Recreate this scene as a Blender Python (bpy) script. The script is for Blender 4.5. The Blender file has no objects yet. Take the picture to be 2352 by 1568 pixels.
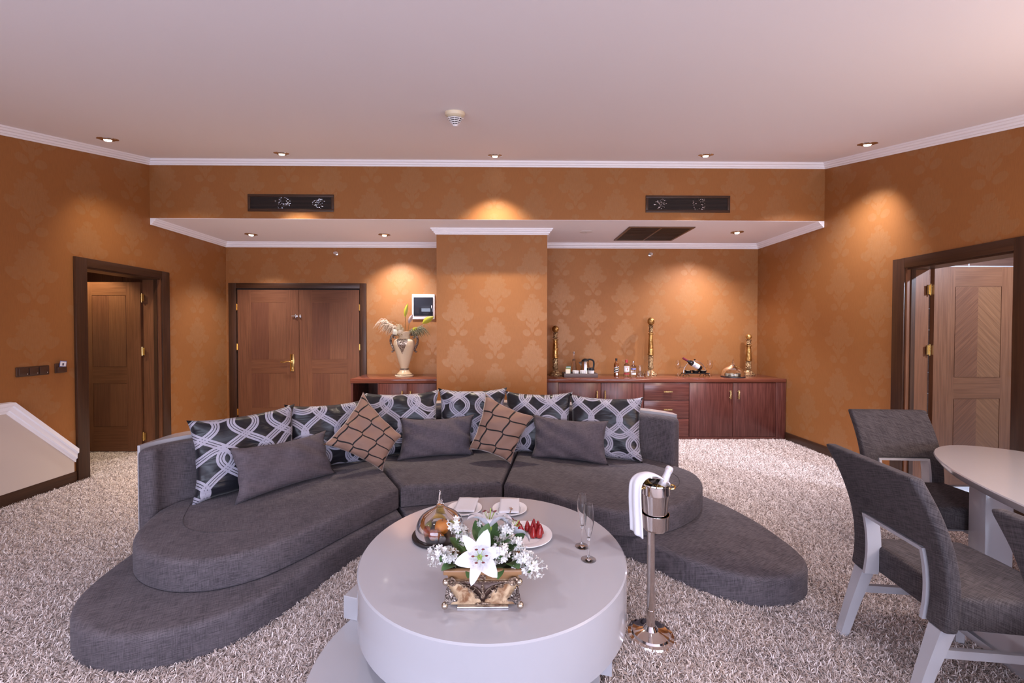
import bpy, bmesh, math, random
from mathutils import Vector, Matrix
from mathutils.geometry import delaunay_2d_cdt
R = math.radians
PI = math.pi
random.seed(7)
SC = bpy.context.scene
COL = SC.collection

# ------------------------------------------------------------------ camera
CAM_H = 1.5
def cam_setup():
    t, y, r = R(0.937), R(0.703), R(0.065)
    f = Vector((math.sin(y)*math.cos(t), math.cos(y)*math.cos(t), -math.sin(t)))
    rt = Vector((math.cos(y), -math.sin(y), 0.0)); up = rt.cross(f)
    rt2 = rt*math.cos(r) + up*math.sin(r); up2 = rt2.cross(f)
    m = Matrix((rt2, up2, -f)).transposed().to_4x4()
    m.translation = Vector((0, 0, CAM_H))
    cd = bpy.data.cameras.new('camera'); co = bpy.data.objects.new('camera', cd); COL.objects.link(co)
    co.matrix_world = m
    cd.sensor_width = 36.0; cd.lens = 950.0/2352*36.0; cd.shift_y = -7.1/2352
    cd.clip_start = 0.05
    SC.camera = co
cam_setup()

# ------------------------------------------------------------------ world, daylight, exposure
SC.view_settings.view_transform = 'Standard'
SC.view_settings.look = 'None'
SC.view_settings.gamma = 1.0
SC.view_settings.use_curve_mapping = False
SC.view_settings.exposure = 0.54
SC.cycles.max_bounces = 8
SC.cycles.diffuse_bounces = 4
SC.cycles.glossy_bounces = 3
SC.cycles.transmission_bounces = 8
SC.cycles.transparent_max_bounces = 8
SC.cycles.sample_clamp_indirect = 6.0
SC.cycles.use_denoising = True
SC.cycles.use_adaptive_sampling = True
SC.cycles.adaptive_threshold = 0.06
w = bpy.data.worlds.new('world'); SC.world = w; w.use_nodes = True
w.node_tree.nodes['Background'].inputs[0].default_value = (0.62, 0.68, 0.95, 1)
w.node_tree.nodes['Background'].inputs[1].default_value = 1.0

def area(name, loc, rot, sx, sy, energy, color):
    l = bpy.data.lights.new(name, 'AREA'); l.shape = 'RECTANGLE'; l.size = sx; l.size_y = sy
    l.energy = energy; l.color = color
    o = bpy.data.objects.new(name, l); COL.objects.link(o); o.location = loc; o.rotation_euler = rot
    return o
DAY = (0.72, 0.78, 1.0)
# daylight entering through the two windows behind the camera
area('daylight_window_a', (-2.0, -1.93, 1.12), (R(90), 0, 0), 3.2, 1.25, 85, DAY)
area('daylight_window_b', (1.9, -1.93, 1.12), (R(90), 0, 0), 3.2, 1.25, 85, DAY)
# added fill spots above and behind the camera, brightening the ceiling by bounce
for (_x, _y, _z, _c) in ((-2.5, 1.3, 2.66, 0), (-1.2, 1.3, 2.66, 0), (1.2, 1.3, 2.66, 0), (2.6, 1.3, 2.66, 1), (-2.0, -0.6, 2.24, 0), (2.0, -0.6, 2.24, 1)):
    _l = bpy.data.lights.new('added_fill_spot', 'SPOT'); _l.energy = 41; _l.spot_size = R(118); _l.spot_blend = 1.0; _l.shadow_soft_size = 0.06
    _l.color = (1.0, 0.86, 0.80) if _c else (0.94, 0.90, 1.0)
    _o = bpy.data.objects.new('added_fill_spot', _l); COL.objects.link(_o); _o.location = (_x, _y, _z)
# pendant lamp over the dining table, outside the frame on the right
_l = bpy.data.lights.new('pendant_bulb', 'POINT'); _l.energy = 50; _l.color = (1.0, 0.80, 0.64); _l.shadow_soft_size = 0.15
_o = bpy.data.objects.new('pendant_bulb', _l); COL.objects.link(_o); _o.location = (3.1, 0.9, 1.85)
WARM = (1.0, 0.84, 0.66)
COOL = (0.95, 0.91, 1.0)
SPOT_W = 190.0

# ------------------------------------------------------------------ room numbers
XL, XR, YB, YS, YF0 = -4.24, 3.845, 6.31, 4.987, -2.0
ZSOF = 2.84          # alcove ceiling
ZC0, SL = 3.54, 0.2262  # main ceiling height at YS and slope
def ceil_z(y): return ZC0 - SL*(YS - y)
ZT = 0.42            # coffee table top
ZB = 0.855           # bar top

# ------------------------------------------------------------------ geometry helpers
class G:
    def __init__(s): s.v = []; s.f = []; s.uv = None; s.mi = []
    def add(s, vs, fs, M=None):
        b = len(s.v)
        s.v += [tuple(M @ Vector(v)) for v in vs] if M is not None else [tuple(v) for v in vs]
        s.f += [tuple(i+b for i in f) for f in fs]
        return s
    def box(s, x0, x1, y0, y1, z0, z1, bev=0.0, M=None, seg=2):
        if bev <= 0:
            vs = [(x0,y0,z0),(x1,y0,z0),(x1,y1,z0),(x0,y1,z0),(x0,y0,z1),(x1,y0,z1),(x1,y1,z1),(x0,y1,z1)]
            fs = [(0,3,2,1),(4,5,6,7),(0,1,5,4),(1,2,6,5),(2,3,7,6),(3,0,4,7)]
            return s.add(vs, fs, M)
        bm = bmesh.new(); bmesh.ops.create_cube(bm, size=1.0)
        for v in bm.verts:
            v.co = ((x0+x1)/2 + v.co.x*(x1-x0), (y0+y1)/2 + v.co.y*(y1-y0), (z0+z1)/2 + v.co.z*(z1-z0))
        bmesh.ops.bevel(bm, geom=list(bm.edges), offset=bev, segments=seg, affect='EDGES', profile=0.5)
        bm.verts.index_update()
        s.add([v.co[:] for v in bm.verts], [[v.index for v in f.verts] for f in bm.faces], M); bm.free()
        return s
    def lathe(s, prof, n=32, M=None, cx=0, cy=0, lobes=0, lamp=0.0):
        vs = []; fs = []; k = len(prof)
        for i in range(n):
            a = 2*PI*i/n
            for (r, z) in prof:
                rr = r*(1+lamp*math.cos(lobes*a)) if lobes else r
                vs.append((cx+rr*math.cos(a), cy+rr*math.sin(a), z))
        for i in range(n):
            j = (i+1) % n
            for q in range(k-1):
                fs.append((i*k+q, j*k+q, j*k+q+1, i*k+q+1))
        if prof[0][0] > 1e-6: fs.append(tuple(i*k for i in reversed(range(n))))
        if prof[-1][0] > 1e-6: fs.append(tuple(i*k+k-1 for i in range(n)))
        return s.add(vs, fs, M)
    def shell(s, prof, n=32, M=None, cx=0, cy=0):     # closed profile loop revolved (glass walls)
        vs = []; fs = []; k = len(prof)
        for i in range(n):
            a = 2*PI*i/n
            for (r, z) in prof: vs.append((cx+r*math.cos(a), cy+r*math.sin(a), z))
        for i in range(n):
            j = (i+1) % n
            for q in range(k):
                p = (q+1) % k
                if prof[q][0] < 1e-6 and prof[p][0] < 1e-6: continue
                fs.append((i*k+q, j*k+q, j*k+p, i*k+p))
        return s.add(vs, fs, M)
    def tube(s, pts, r, n=8, M=None, cap=True, flat=1.0):
        pts = [Vector(p) for p in pts]; rs = r if isinstance(r, (list, tuple)) else [r]*len(pts)
        vs = []; fs = []; ref = None
        for i, p in enumerate(pts):
            d = (pts[min(i+1, len(pts)-1)] - pts[max(i-1, 0)]).normalized()
            if ref is None:
                ref = Vector((0,0,1)) if abs(d.z) < 0.9 else Vector((1,0,0))
            a = d.cross(ref).normalized(); b = a.cross(d).normalized(); ref = b
            for j in range(n):
                t = 2*PI*j/n
                vs.append(tuple(p + a*math.cos(t)*rs[i] + b*math.sin(t)*rs[i]*flat))
        for i in range(len(pts)-1):
            for j in range(n):
                k = (j+1) % n
                fs.append((i*n+j, i*n+k, (i+1)*n+k, (i+1)*n+j))
        if cap:
            fs.append(tuple(reversed(range(n)))); fs.append(tuple(range((len(pts)-1)*n, len(pts)*n)))
        return s.add(vs, fs, M)
    def prism(s, outline, z0, z1, M=None):
        n = len(outline)
        vs = [(x, y, z0) for x, y in outline] + [(x, y, z1) for x, y in outline]
        fs = [tuple(reversed(range(n))), tuple(range(n, 2*n))]
        fs += [(i, (i+1) % n, n+(i+1) % n, n+i) for i in range(n)]
        return s.add(vs, fs, M)
    def slab(s, outline, z0, z1, rt=0.03, rb=0.01, seg=4, M=None):   # rounded, upholstered slab
        n = len(outline); P = [Vector(p) for p in outline]
        ar = sum(P[i].x*P[(i+1) % n].y - P[(i+1) % n].x*P[i].y for i in range(n))
        if ar < 0: P.reverse()
        nor = []
        for i in range(n):
            e = (P[(i+1) % n]-P[i-1]); nor.append(Vector((e.y, -e.x)).normalized())
        rings = []
        for k in range(seg+1):
            a = PI/2*k/seg; rings.append((rb*(1-math.sin(a)), z0+rb*(1-math.cos(a))))
        for k in range(seg+1):
            a = PI/2*k/seg; rings.append((rt*(1-math.cos(a)), z1-rt*(1-math.sin(a))))
        if rt > 0.015: rings.append((rt+0.010, z1+0.0004))
        vs = []; fs = []
        for (ins, z) in rings:
            for i in range(n):
                q = P[i]-nor[i]*ins; vs.append((q.x, q.y, z))
        m = len(rings)
        for k in range(m-1):
            for i in range(n):
                j = (i+1) % n; fs.append((k*n+i, k*n+j, (k+1)*n+j, (k+1)*n+i))
        fs.append(tuple(reversed(range(n))))
        top = [Vector(v[:2]) for v in vs[(m-1)*n:]]; zt = vs[-1][2]
        cv, ce, cf, _o1, _o2, _o3 = delaunay_2d_cdt(top, [], [list(range(n))], 1, 1e-5)
        base = len(vs); vs += [(q.x, q.y, zt) for q in cv]
        fs += [tuple(base+i for i in f) for f in cf]
        return s.add(vs, fs, M)
    def sphere(s, c, r, n=12, m=8, M=None, sc=(1, 1, 1)):
        vs = [(c[0], c[1], c[2]-r*sc[2])]; fs = []
        for i in range(1, m):
            a = -PI/2+PI*i/m
            for j in range(n):
                b = 2*PI*j/n
                vs.append((c[0]+r*sc[0]*math.cos(a)*math.cos(b), c[1]+r*sc[1]*math.cos(a)*math.sin(b), c[2]+r*sc[2]*math.sin(a)))
        vs.append((c[0], c[1], c[2]+r*sc[2]))
        for j in range(n): fs.append((0, 1+(j+1) % n, 1+j))
        for i in range(m-2):
            for j in range(n):
                k = (j+1) % n; fs.append((1+i*n+j, 1+i*n+k, 1+(i+1)*n+k, 1+(i+1)*n+j))
        t = len(vs)-1
        for j in range(n): fs.append((t, 1+(m-2)*n+j, 1+(m-2)*n+(j+1) % n))
        return s.add(vs, fs, M)
    def mesh(s, name, smooth=True, ang=35):
        me = bpy.data.meshes.new(name); me.from_pydata(s.v, [], s.f); me.update()
        if smooth:
            me.polygons.foreach_set('use_smooth', [True]*len(me.polygons))
            me.set_sharp_from_angle(angle=R(ang))
        return me

def put(name, g, mat, parent=None, loc=None, rot=None, smooth=True, ang=35, kind=None, label=None):
    me = g if isinstance(g, bpy.types.Mesh) else g.mesh(name, smooth, ang)
    if mat is not None and not me.materials: me.materials.append(mat)
    o = bpy.data.objects.new(name, me); COL.objects.link(o)
    if parent is not None: o.parent = parent
    if loc is not None: o.location = loc
    if rot is not None: o.rotation_euler = rot
    if kind: o['kind'] = kind
    if label: o['label'] = label
    return o
def tag(o, label, cat, group=None):
    o['label'] = label; o['category'] = cat
    if group: o['group'] = group
    return o
def thing(name, label, cat, loc=(0,0,0), rz=0.0, group=None, rot=None):
    o = bpy.data.objects.new(name, None); COL.objects.link(o); o.empty_display_size = 0.1
    o.location = loc; o.rotation_euler = rot if rot else (0, 0, rz)
    return tag(o, label, cat, group)
def copy_tree(o, parent=None):
    c = o.copy(); COL.objects.link(c); c.parent = parent
    for ch in list(o.children): copy_tree(ch, c)
    return c
def struct(name, g, mat, parent=None, label=None, **kw):
    o = put(name, g, mat, parent, **kw)
    if parent is None: o['kind'] = 'structure'
    if label: o['label'] = label
    return o
def spline(pts, n=8, closed=False):
    P = [Vector(p) for p in pts]; out = []; m = len(P)
    for i in range(m if closed else m-1):
        if closed: a, b, c, d = P[i-1], P[i], P[(i+1) % m], P[(i+2) % m]
        else: a, b, c, d = P[max(i-1, 0)], P[i], P[i+1], P[min(i+2, m-1)]
        for k in range(n):
            t = k/n
            out.append(0.5*((2*b)+(c-a)*t+(2*a-5*b+4*c-d)*t*t+(-a+3*b-3*c+d)*t*t*t))
    if not closed: out.append(P[-1])
    return [tuple(p) for p in out]
def Mt(x, y, z, rz=0, rx=0, ry=0, s=1):
    return Matrix.Translation((x, y, z)) @ Matrix.Rotation(rz, 4, 'Z') @ Matrix.Rotation(ry, 4, 'Y') @ Matrix.Rotation(rx, 4, 'X') @ Matrix.Scale(s, 4)

# ------------------------------------------------------------------ materials
class V:
    def __init__(s, nt, x): s.nt = nt; s.x = x
    def m(s, op, *o):
        n = s.nt.nodes.new('ShaderNodeMath'); n.operation = op
        for i, a in enumerate((s,)+o):
            a = a.x if isinstance(a, V) else a
            if isinstance(a, (int, float)): n.inputs[i].default_value = a
            else: s.nt.links.new(a, n.inputs[i])
        return V(s.nt, n.outputs[0])
    def __add__(s, o): return s.m('ADD', o)
    __radd__ = __add__
    def __sub__(s, o): return s.m('SUBTRACT', o)
    def __rsub__(s, o): return (s*-1.0)+o
    def __mul__(s, o): return s.m('MULTIPLY', o)
    __rmul__ = __mul__
    def __truediv__(s, o): return s.m('DIVIDE', o)
    def abs(s): return s.m('ABSOLUTE')
    def floor(s): return s.m('FLOOR')
    def fract(s): return s.m('FRACT')
    def mod(s, o): return s.m('FLOORED_MODULO', o)
    def sin(s): return s.m('SINE')
    def cos(s): return s.m('COSINE')
    def sqrt(s): return s.m('SQRT')
    def min(s, o): return s.m('MINIMUM', o)
    def max(s, o): return s.m('MAXIMUM', o)
    def atan2(s, o): return s.m('ARCTAN2', o)
    def ss(s, e0, e1):     # smoothstep from 0 at e0 to 1 at e1
        n = s.nt.nodes.new('ShaderNodeMapRange'); n.interpolation_type = 'SMOOTHSTEP'
        s.nt.links.new(s.x, n.inputs[0]); n.inputs[1].default_value = e0; n.inputs[2].default_value = e1
        return V(s.nt, n.outputs[0])
class Mat:
    def __init__(s, name):
        s.m = bpy.data.materials.new(name); s.m.use_nodes = True; s.nt = s.m.node_tree
        s.b = s.nt.nodes['Principled BSDF']; s.out = s.nt.nodes['Material Output']
    def set(s, **kw):
        al = dict(color='Base Color', rough='Roughness', metal='Metallic', spec='Specular IOR Level', trans='Transmission Weight', ior='IOR',
                  sheen='Sheen Weight', sheen_r='Sheen Roughness', coat='Coat Weight', coat_r='Coat Roughness', emit='Emission Color', emit_s='Emission Strength', normal='Normal', alpha='Alpha', sss='Subsurface Weight', sheen_t='Sheen Tint', aniso='Anisotropic')
        for k, v in kw.items():
            i = s.b.inputs[al[k]]
            if isinstance(v, V): s.nt.links.new(v.x, i)
            elif hasattr(v, 'is_output'): s.nt.links.new(v, i)
            elif isinstance(v, (tuple, list)): i.default_value = tuple(v)+((1,) if len(v) == 3 else ())
            else: i.default_value = v
        return s
    def coord(s, kind='Object'):
        return s.nt.nodes.new('ShaderNodeTexCoord').outputs[kind]
    def xyz(s, vec):
        n = s.nt.nodes.new('ShaderNodeSeparateXYZ'); s.nt.links.new(vec, n.inputs[0])
        return [V(s.nt, n.outputs[i]) for i in range(3)]
    def vec(s, x, y, z=0.0):
        n = s.nt.nodes.new('ShaderNodeCombineXYZ')
        for i, a in enumerate((x, y, z)):
            if isinstance(a, V): s.nt.links.new(a.x, n.inputs[i])
            else: n.inputs[i].default_value = a
        return n.outputs[0]
    def noise(s, vec, scale=5.0, detail=3.0, rough=0.5, dist=0.0):
        n = s.nt.nodes.new('ShaderNodeTexNoise'); n.inputs['Scale'].default_value = scale; n.inputs['Detail'].default_value = detail
        n.inputs['Roughness'].default_value = rough; n.inputs['Distortion'].default_value = dist
        s.nt.links.new(vec, n.inputs['Vector']); return V(s.nt, n.outputs['Fac'])
    def mix(s, f, a, b):
        n = s.nt.nodes.new('ShaderNodeMix'); n.data_type = 'RGBA'
        if isinstance(f, V): s.nt.links.new(f.x, n.inputs[0])
        else: n.inputs[0].default_value = f
        for i, c in ((6, a), (7, b)):
            if isinstance(c, (tuple, list)): n.inputs[i].default_value = tuple(c)+((1,) if len(c) == 3 else ())
            else: s.nt.links.new(c, n.inputs[i])
        return n.outputs[2]
    def bump(s, h, strength=0.3, dist=0.002):
        n = s.nt.nodes.new('ShaderNodeBump'); n.inputs['Strength'].default_value = strength; n.inputs['Distance'].default_value = dist
        s.nt.links.new(h.x, n.inputs['Height']); s.nt.links.new(n.outputs[0], s.b.inputs['Normal']); return s
def plain(name, color, rough=0.5, metal=0.0, **kw):
    return Mat(name).set(color=color, rough=rough, metal=metal, **kw).m

def wallpaper(name, axis):
    M = Mat(name); x, y, z = M.xyz(M.coord('Object'))
    h = x if axis == 'x' else y
    a = (h+20.0)/0.49; col = a.floor(); A = (a.fract()-0.5)*0.49
    b = ((z+0.13)/0.61+col.mod(2.0)*0.5).fract(); B = (b-0.5)*0.61
    nz = M.noise(M.vec(h, z), 38.0, 2.0)
    A2 = A+(nz-0.5)*0.018; B2 = B+(M.noise(M.vec(h+5.0, z), 38.0, 2.0)-0.5)*0.018
    AA = A2.abs()
    def ell(cx, cy, rx, ry, rot):
        c, s_ = math.cos(R(rot)), math.sin(R(rot)); dx = AA-cx; dy = B2-cy
        p = (dx*c+dy*s_)/rx; q = (dy*c-dx*s_)/ry
        return 1.0-(p*p+q*q).sqrt()
    th = (B2-0.11).atan2(A2); rho = ((A2*A2)+(B2-0.11)*(B2-0.11)).sqrt()
    edge = 0.142+(th*13.0).cos()*0.012
    d = (edge-rho)*8.0
    for e in ((0.15, -0.005, 0.075, 0.045, 40), (0.105, 0.02, 0.06, 0.05, 20), (0.0, -0.02, 0.075, 0.07, 0), (0.0, -0.13, 0.028, 0.09, 0),
              (0.055, -0.105, 0.055, 0.022, 55), (0.075, -0.215, 0.058, 0.045, 25), (0.0, 0.27, 0.05, 0.03, 0)):
        d = d.max(ell(*e))
    mask = d.ss(0.0, 0.14)
    vein = ((th*21.0).sin()*0.5+0.5)*((rho*95.0).sin()*0.5+0.5)
    streak = M.noise(M.vec(h*170.0, z*14.0), 1.0, 3.0, 0.6)
    broad = M.noise(M.vec(h, z), 1.6, 2.0)
    f = mask*(0.62+vein*0.38)
    c1 = M.mix(broad, (0.335, 0.131, 0.040), (0.372, 0.158, 0.048))
    c2 = M.mix(f*0.62, c1, (0.375, 0.195, 0.085))
    c3 = M.mix((streak-0.42)*0.9, c2, (0.24, 0.10, 0.032))
    M.set(color=c3, rough=0.5-mask*0.08+(streak-0.5)*0.12, metal=0.25, spec=0.4)
    M.bump(streak+mask*0.35+vein*mask*0.3, 0.22, 0.003)
    return M.m
WP_X = wallpaper('wallpaper_damask_x', 'x'); WP_Y = wallpaper('wallpaper_damask_y', 'y')

def wood(name, c1, c2, axis='z', freq=60.0, rough=0.35, diag=0.0):
    M = Mat(name); x, y, z = M.xyz(M.coord('Object'))
    if axis == 'z': across, along = x+y, z
    elif axis == 'x': across, along = z, x+y
    else:
        across = (x+y)*math.cos(R(diag))+z*math.sin(R(diag)); along = z*math.cos(R(diag))-(x+y)*math.sin(R(diag))
    n1 = M.noise(M.vec(across*freq, along*2.2), 1.0, 3.0, 0.6)
    n2 = M.noise(M.vec(across*freq*3.5, along*3.0), 1.0, 2.0, 0.5)
    f = (n1*0.65+n2*0.35).ss(0.34, 0.66)
    M.set(color=M.mix(f, c1, c2), rough=rough, spec=0.45)
    M.bump(f, 0.08, 0.001)
    return M.m
W_CAB = wood('mahogany_veneer', (0.060, 0.017, 0.014), (0.125, 0.042, 0.034), 'z', 75, 0.27)
W_CABH = wood('mahogany_veneer_level', (0.065, 0.019, 0.015), (0.125, 0.042, 0.032), 'x', 75, 0.22)
W_TOP = wood('mahogany_top', (0.115, 0.032, 0.020), (0.165, 0.052, 0.032), 'x', 55, 0.14)
W_DARK = wood('wenge_casing', (0.034, 0.013, 0.006), (0.060, 0.024, 0.011), 'z', 60, 0.38)
W_DARKH = wood('wenge_casing_level', (0.034, 0.013, 0.006), (0.060, 0.024, 0.011), 'x', 60, 0.38)
W_DOOR = wood('door_veneer', (0.110, 0.040, 0.018), (0.165, 0.066, 0.031), 'z', 60, 0.36)
W_DOORH = wood('door_veneer_level', (0.105, 0.038, 0.017), (0.155, 0.062, 0.029), 'x', 60, 0.36)
W_DIA = wood('door_inlay_rising', (0.120, 0.048, 0.021), (0.185, 0.080, 0.036), 'd', 70, 0.34, 45)
W_DIB = wood('door_inlay_falling', (0.092, 0.034, 0.017), (0.145, 0.057, 0.028), 'd', 70, 0.34, -45)
W_LIGHT = wood('annex_panel_veneer', (0.20, 0.10, 0.072), (0.30, 0.155, 0.11), 'x', 70, 0.33)

PAINT = plain('ceiling_paint', (0.91, 0.87, 0.895), 0.85)
TRIMW = plain('white_cornice', (0.90, 0.87, 0.90), 0.5)
BEIGE = plain('beige_painted_wall', (0.62, 0.52, 0.45), 0.8)
LACQ = plain('white_lacquer', (0.43, 0.42, 0.45), 0.14, coat=0.3, coat_r=0.05)
CERAM = plain('white_ceramic', (0.85, 0.83, 0.84), 0.15)
LINEN = plain('white_linen', (0.72, 0.70, 0.74), 0.85, sheen=0.2)
BRASS = plain('polished_brass', (0.80, 0.57, 0.22), 0.18, 1.0)
CHROME = plain('polished_steel', (0.74, 0.70, 0.68), 0.07, 1.0)
BRUSH = plain('brushed_steel', (0.62, 0.60, 0.61), 0.25, 1.0)
BLACK = plain('black_plastic', (0.012, 0.012, 0.013), 0.35)
DARKGL = plain('dark_tinted_glass', (0.02, 0.022, 0.03), 0.04)
CREAM = plain('cream_plastic', (0.72, 0.60, 0.42), 0.45)
OFFW = plain('offwhite_plastic', (0.80, 0.76, 0.76), 0.4)
DBROWN = plain('dark_brown_plastic', (0.060, 0.026, 0.015), 0.38)
GRILL = plain('brown_metal_grille', (0.052, 0.024, 0.014), 0.35)
VOID = plain('dark_duct', (0.010, 0.008, 0.008), 0.8)
FOIL = plain('crinkled_foil', (0.78, 0.78, 0.85), 0.22, 1.0)
def _glass(name, tint=(1, 1, 1), rough=0.0):
    return Mat(name).set(color=tint, rough=rough, trans=1.0, ior=1.45).m
GLASS = _glass('clear_glass')
LAMP = Mat('lamp_lens').set(color=(1, 1, 1), emit=(1.0, 0.93, 0.90), emit_s=14.0).m
LAMP_DIM = Mat('lamp_lens_dim').set(color=(1, 1, 1), emit=(1.0, 0.93, 0.80), emit_s=4.0).m

def fabric(name, c1, c2, sheen=0.06, kind='UV', s=1.0):
    M = Mat(name); x, y, z = M.xyz(M.coord('Object'))
    p = x+y*0.61; q = z+y*0.43-x*0.23
    n1 = M.noise(M.vec(p*14.0*s, q*300.0*s), 1.0, 3.0, 0.65)
    n2 = M.noise(M.vec(p*300.0*s, q*18.0*s), 1.0, 3.0, 0.65)
    n3 = M.noise(M.vec(x, y, z), 6.0, 2.0)
    f = (n1*0.52+n2*0.36+n3*0.12).ss(0.38, 0.62)
    M.set(color=M.mix(f, c1, c2), rough=0.82, spec=0.25, sheen=sheen, sheen_r=0.45, sheen_t=(0.85, 0.86, 1.0))
    M.bump(n1+n2, 0.35, 0.0012)
    return M.m
F_SOFA = fabric('charcoal_slub_weave', (0.048, 0.040, 0.046), (0.130, 0.110, 0.122))
F_CHAIR = fabric('charcoal_chair_weave', (0.028, 0.023, 0.025), (0.090, 0.077, 0.081))
F_GREY = fabric('grey_pillow_weave', (0.068, 0.054, 0.063), (0.130, 0.106, 0.120))

def satin():
    M = Mat('black_satin_silver_ribbons'); u, v, _ = M.xyz(M.coord('UV'))
    oi = M.nt.nodes.new('ShaderNodeObjectInfo'); rnd = V(M.nt, oi.outputs['Random'])
    X = u*1.0+rnd*3.0; Y = v*1.0+rnd*1.7
    def ribbon(X, Y, s, A, k, ph, w):
        out = None
        for sg in (1.0, -1.0):
            arg = Y*k+ph
            off = (arg.sin()*A+(arg*0.5+0.9).sin()*(A*0.35))*sg
            dd = (X+off+(0.0 if sg > 0 else s)+50*s).mod(2*s)-s
            der = ((arg.cos()*(A*k))+((arg*0.5+0.9).cos()*(A*0.175*k)))
            d = dd.abs()/((der*der+1.0).sqrt())/w
            m = (1.0-d.ss(0.92, 1.0))*(1.0-(d-0.30).abs().ss(0.11, 0.06))
            out = m if out is None else out.max(m)
        return out
    r = ribbon(X, Y, 0.125, 0.105, 14.0, 0.0, 0.025).max(ribbon(Y+0.11, X, 0.30, 0.075, 12.0, 1.1, 0.024))
    wr = M.noise(M.vec(u*3.0, v*9.0), 1.0, 3.0, 0.5, 0.8)
    M.set(color=M.mix(r, (0.007, 0.007, 0.012), (0.36, 0.34, 0.41)), rough=0.38+r*0.12, spec=0.45, sheen=0.10)
    M.bump(wr*1.0+r*0.03, 0.55, 0.03)
    return M.m
F_SATIN = satin()
def ogee():
    M = Mat('bronze_velvet_ogee'); u0, v0, _ = M.xyz(M.coord('UV'))
    u = (u0-v0)*0.707; v = (u0+v0)*0.707
    s = 0.105; k = PI/0.090
    c = (v*k).cos()*(s*0.5); sn = (v*k).sin().abs()
    th = sn*0.0085+0.0016
    d1 = ((u-c+10*s).mod(2*s)-s).abs(); d2 = ((u+c+s+10*s).mod(2*s)-s).abs()
    d = d1.min(d2)*0.8-th
    line = 1.0-d.ss(-0.001, 0.0012)
    wr = M.noise(M.vec(u*4.0, v*4.0), 1.0, 3.0, 0.5, 0.6)
    M.set(color=M.mix(line, (0.26, 0.150, 0.110), (0.010, 0.008, 0.008)), rough=0.60, spec=0.25, sheen=0.55, sheen_r=0.35, sheen_t=(1.0, 0.86, 0.80))
    M.bump(wr*1.0-line*0.05, 0.5, 0.03)
    return M.m
F_OGEE = ogee()

def carved(name, c_hi, c_lo, scale, metal=0.85, rough=0.3):
    M = Mat(name); co = M.coord('Object')
    n = M.noise(co, scale, 3.0, 0.6, 1.2)
    f = n.ss(0.38, 0.62)
    M.set(color=M.mix(f, c_lo, c_hi), rough=rough, metal=metal)
    M.bump(f, 0.9, 0.006)
    return M.m
GOLD = carved('antique_gold', (0.62, 0.38, 0.13), (0.34, 0.17, 0.05), 6.0)
GOLDC = carved('antique_gold_carved', (0.74, 0.55, 0.30), (0.16, 0.07, 0.03), 42.0)
SILVC = carved('antique_silver_carved', (0.62, 0.55, 0.50), (0.10, 0.07, 0.06), 70.0, 0.9, 0.25)
BRONZ = carved('bronze_scroll', (0.55, 0.42, 0.32), (0.14, 0.085, 0.06), 55.0, 0.75, 0.3)
HAND = carved('hammered_brass', (0.80, 0.63, 0.32), (0.42, 0.26, 0.08), 90.0, 0.95, 0.28)
def resin():
    M = Mat('cracked_cream_resin'); co = M.coord('Object')
    n = M.noise(co, 22.0, 6.0, 0.65, 0.5)
    M.set(color=M.mix(n.ss(0.42, 0.68), (0.66, 0.47, 0.29), (0.22, 0.095, 0.040)), rough=0.35)
    M.bump(n, 0.3, 0.002); return M.m
RESIN = resin()
RESIN_RIM = plain('tan_resin_rim', (0.30, 0.155, 0.070), 0.35)
VASEC = plain('cream_vase_glaze', (0.62, 0.50, 0.36), 0.25)

# ------------------------------------------------------------------ structure: floor and carpet
FLOORM = plain('carpet_backing', (0.36, 0.30, 0.28), 0.95)
struct('floor', G().box(XL-1.7, XR, YF0-0.2, YB+0.2, -0.12, 0.0), FLOORM, smooth=False)

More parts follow.
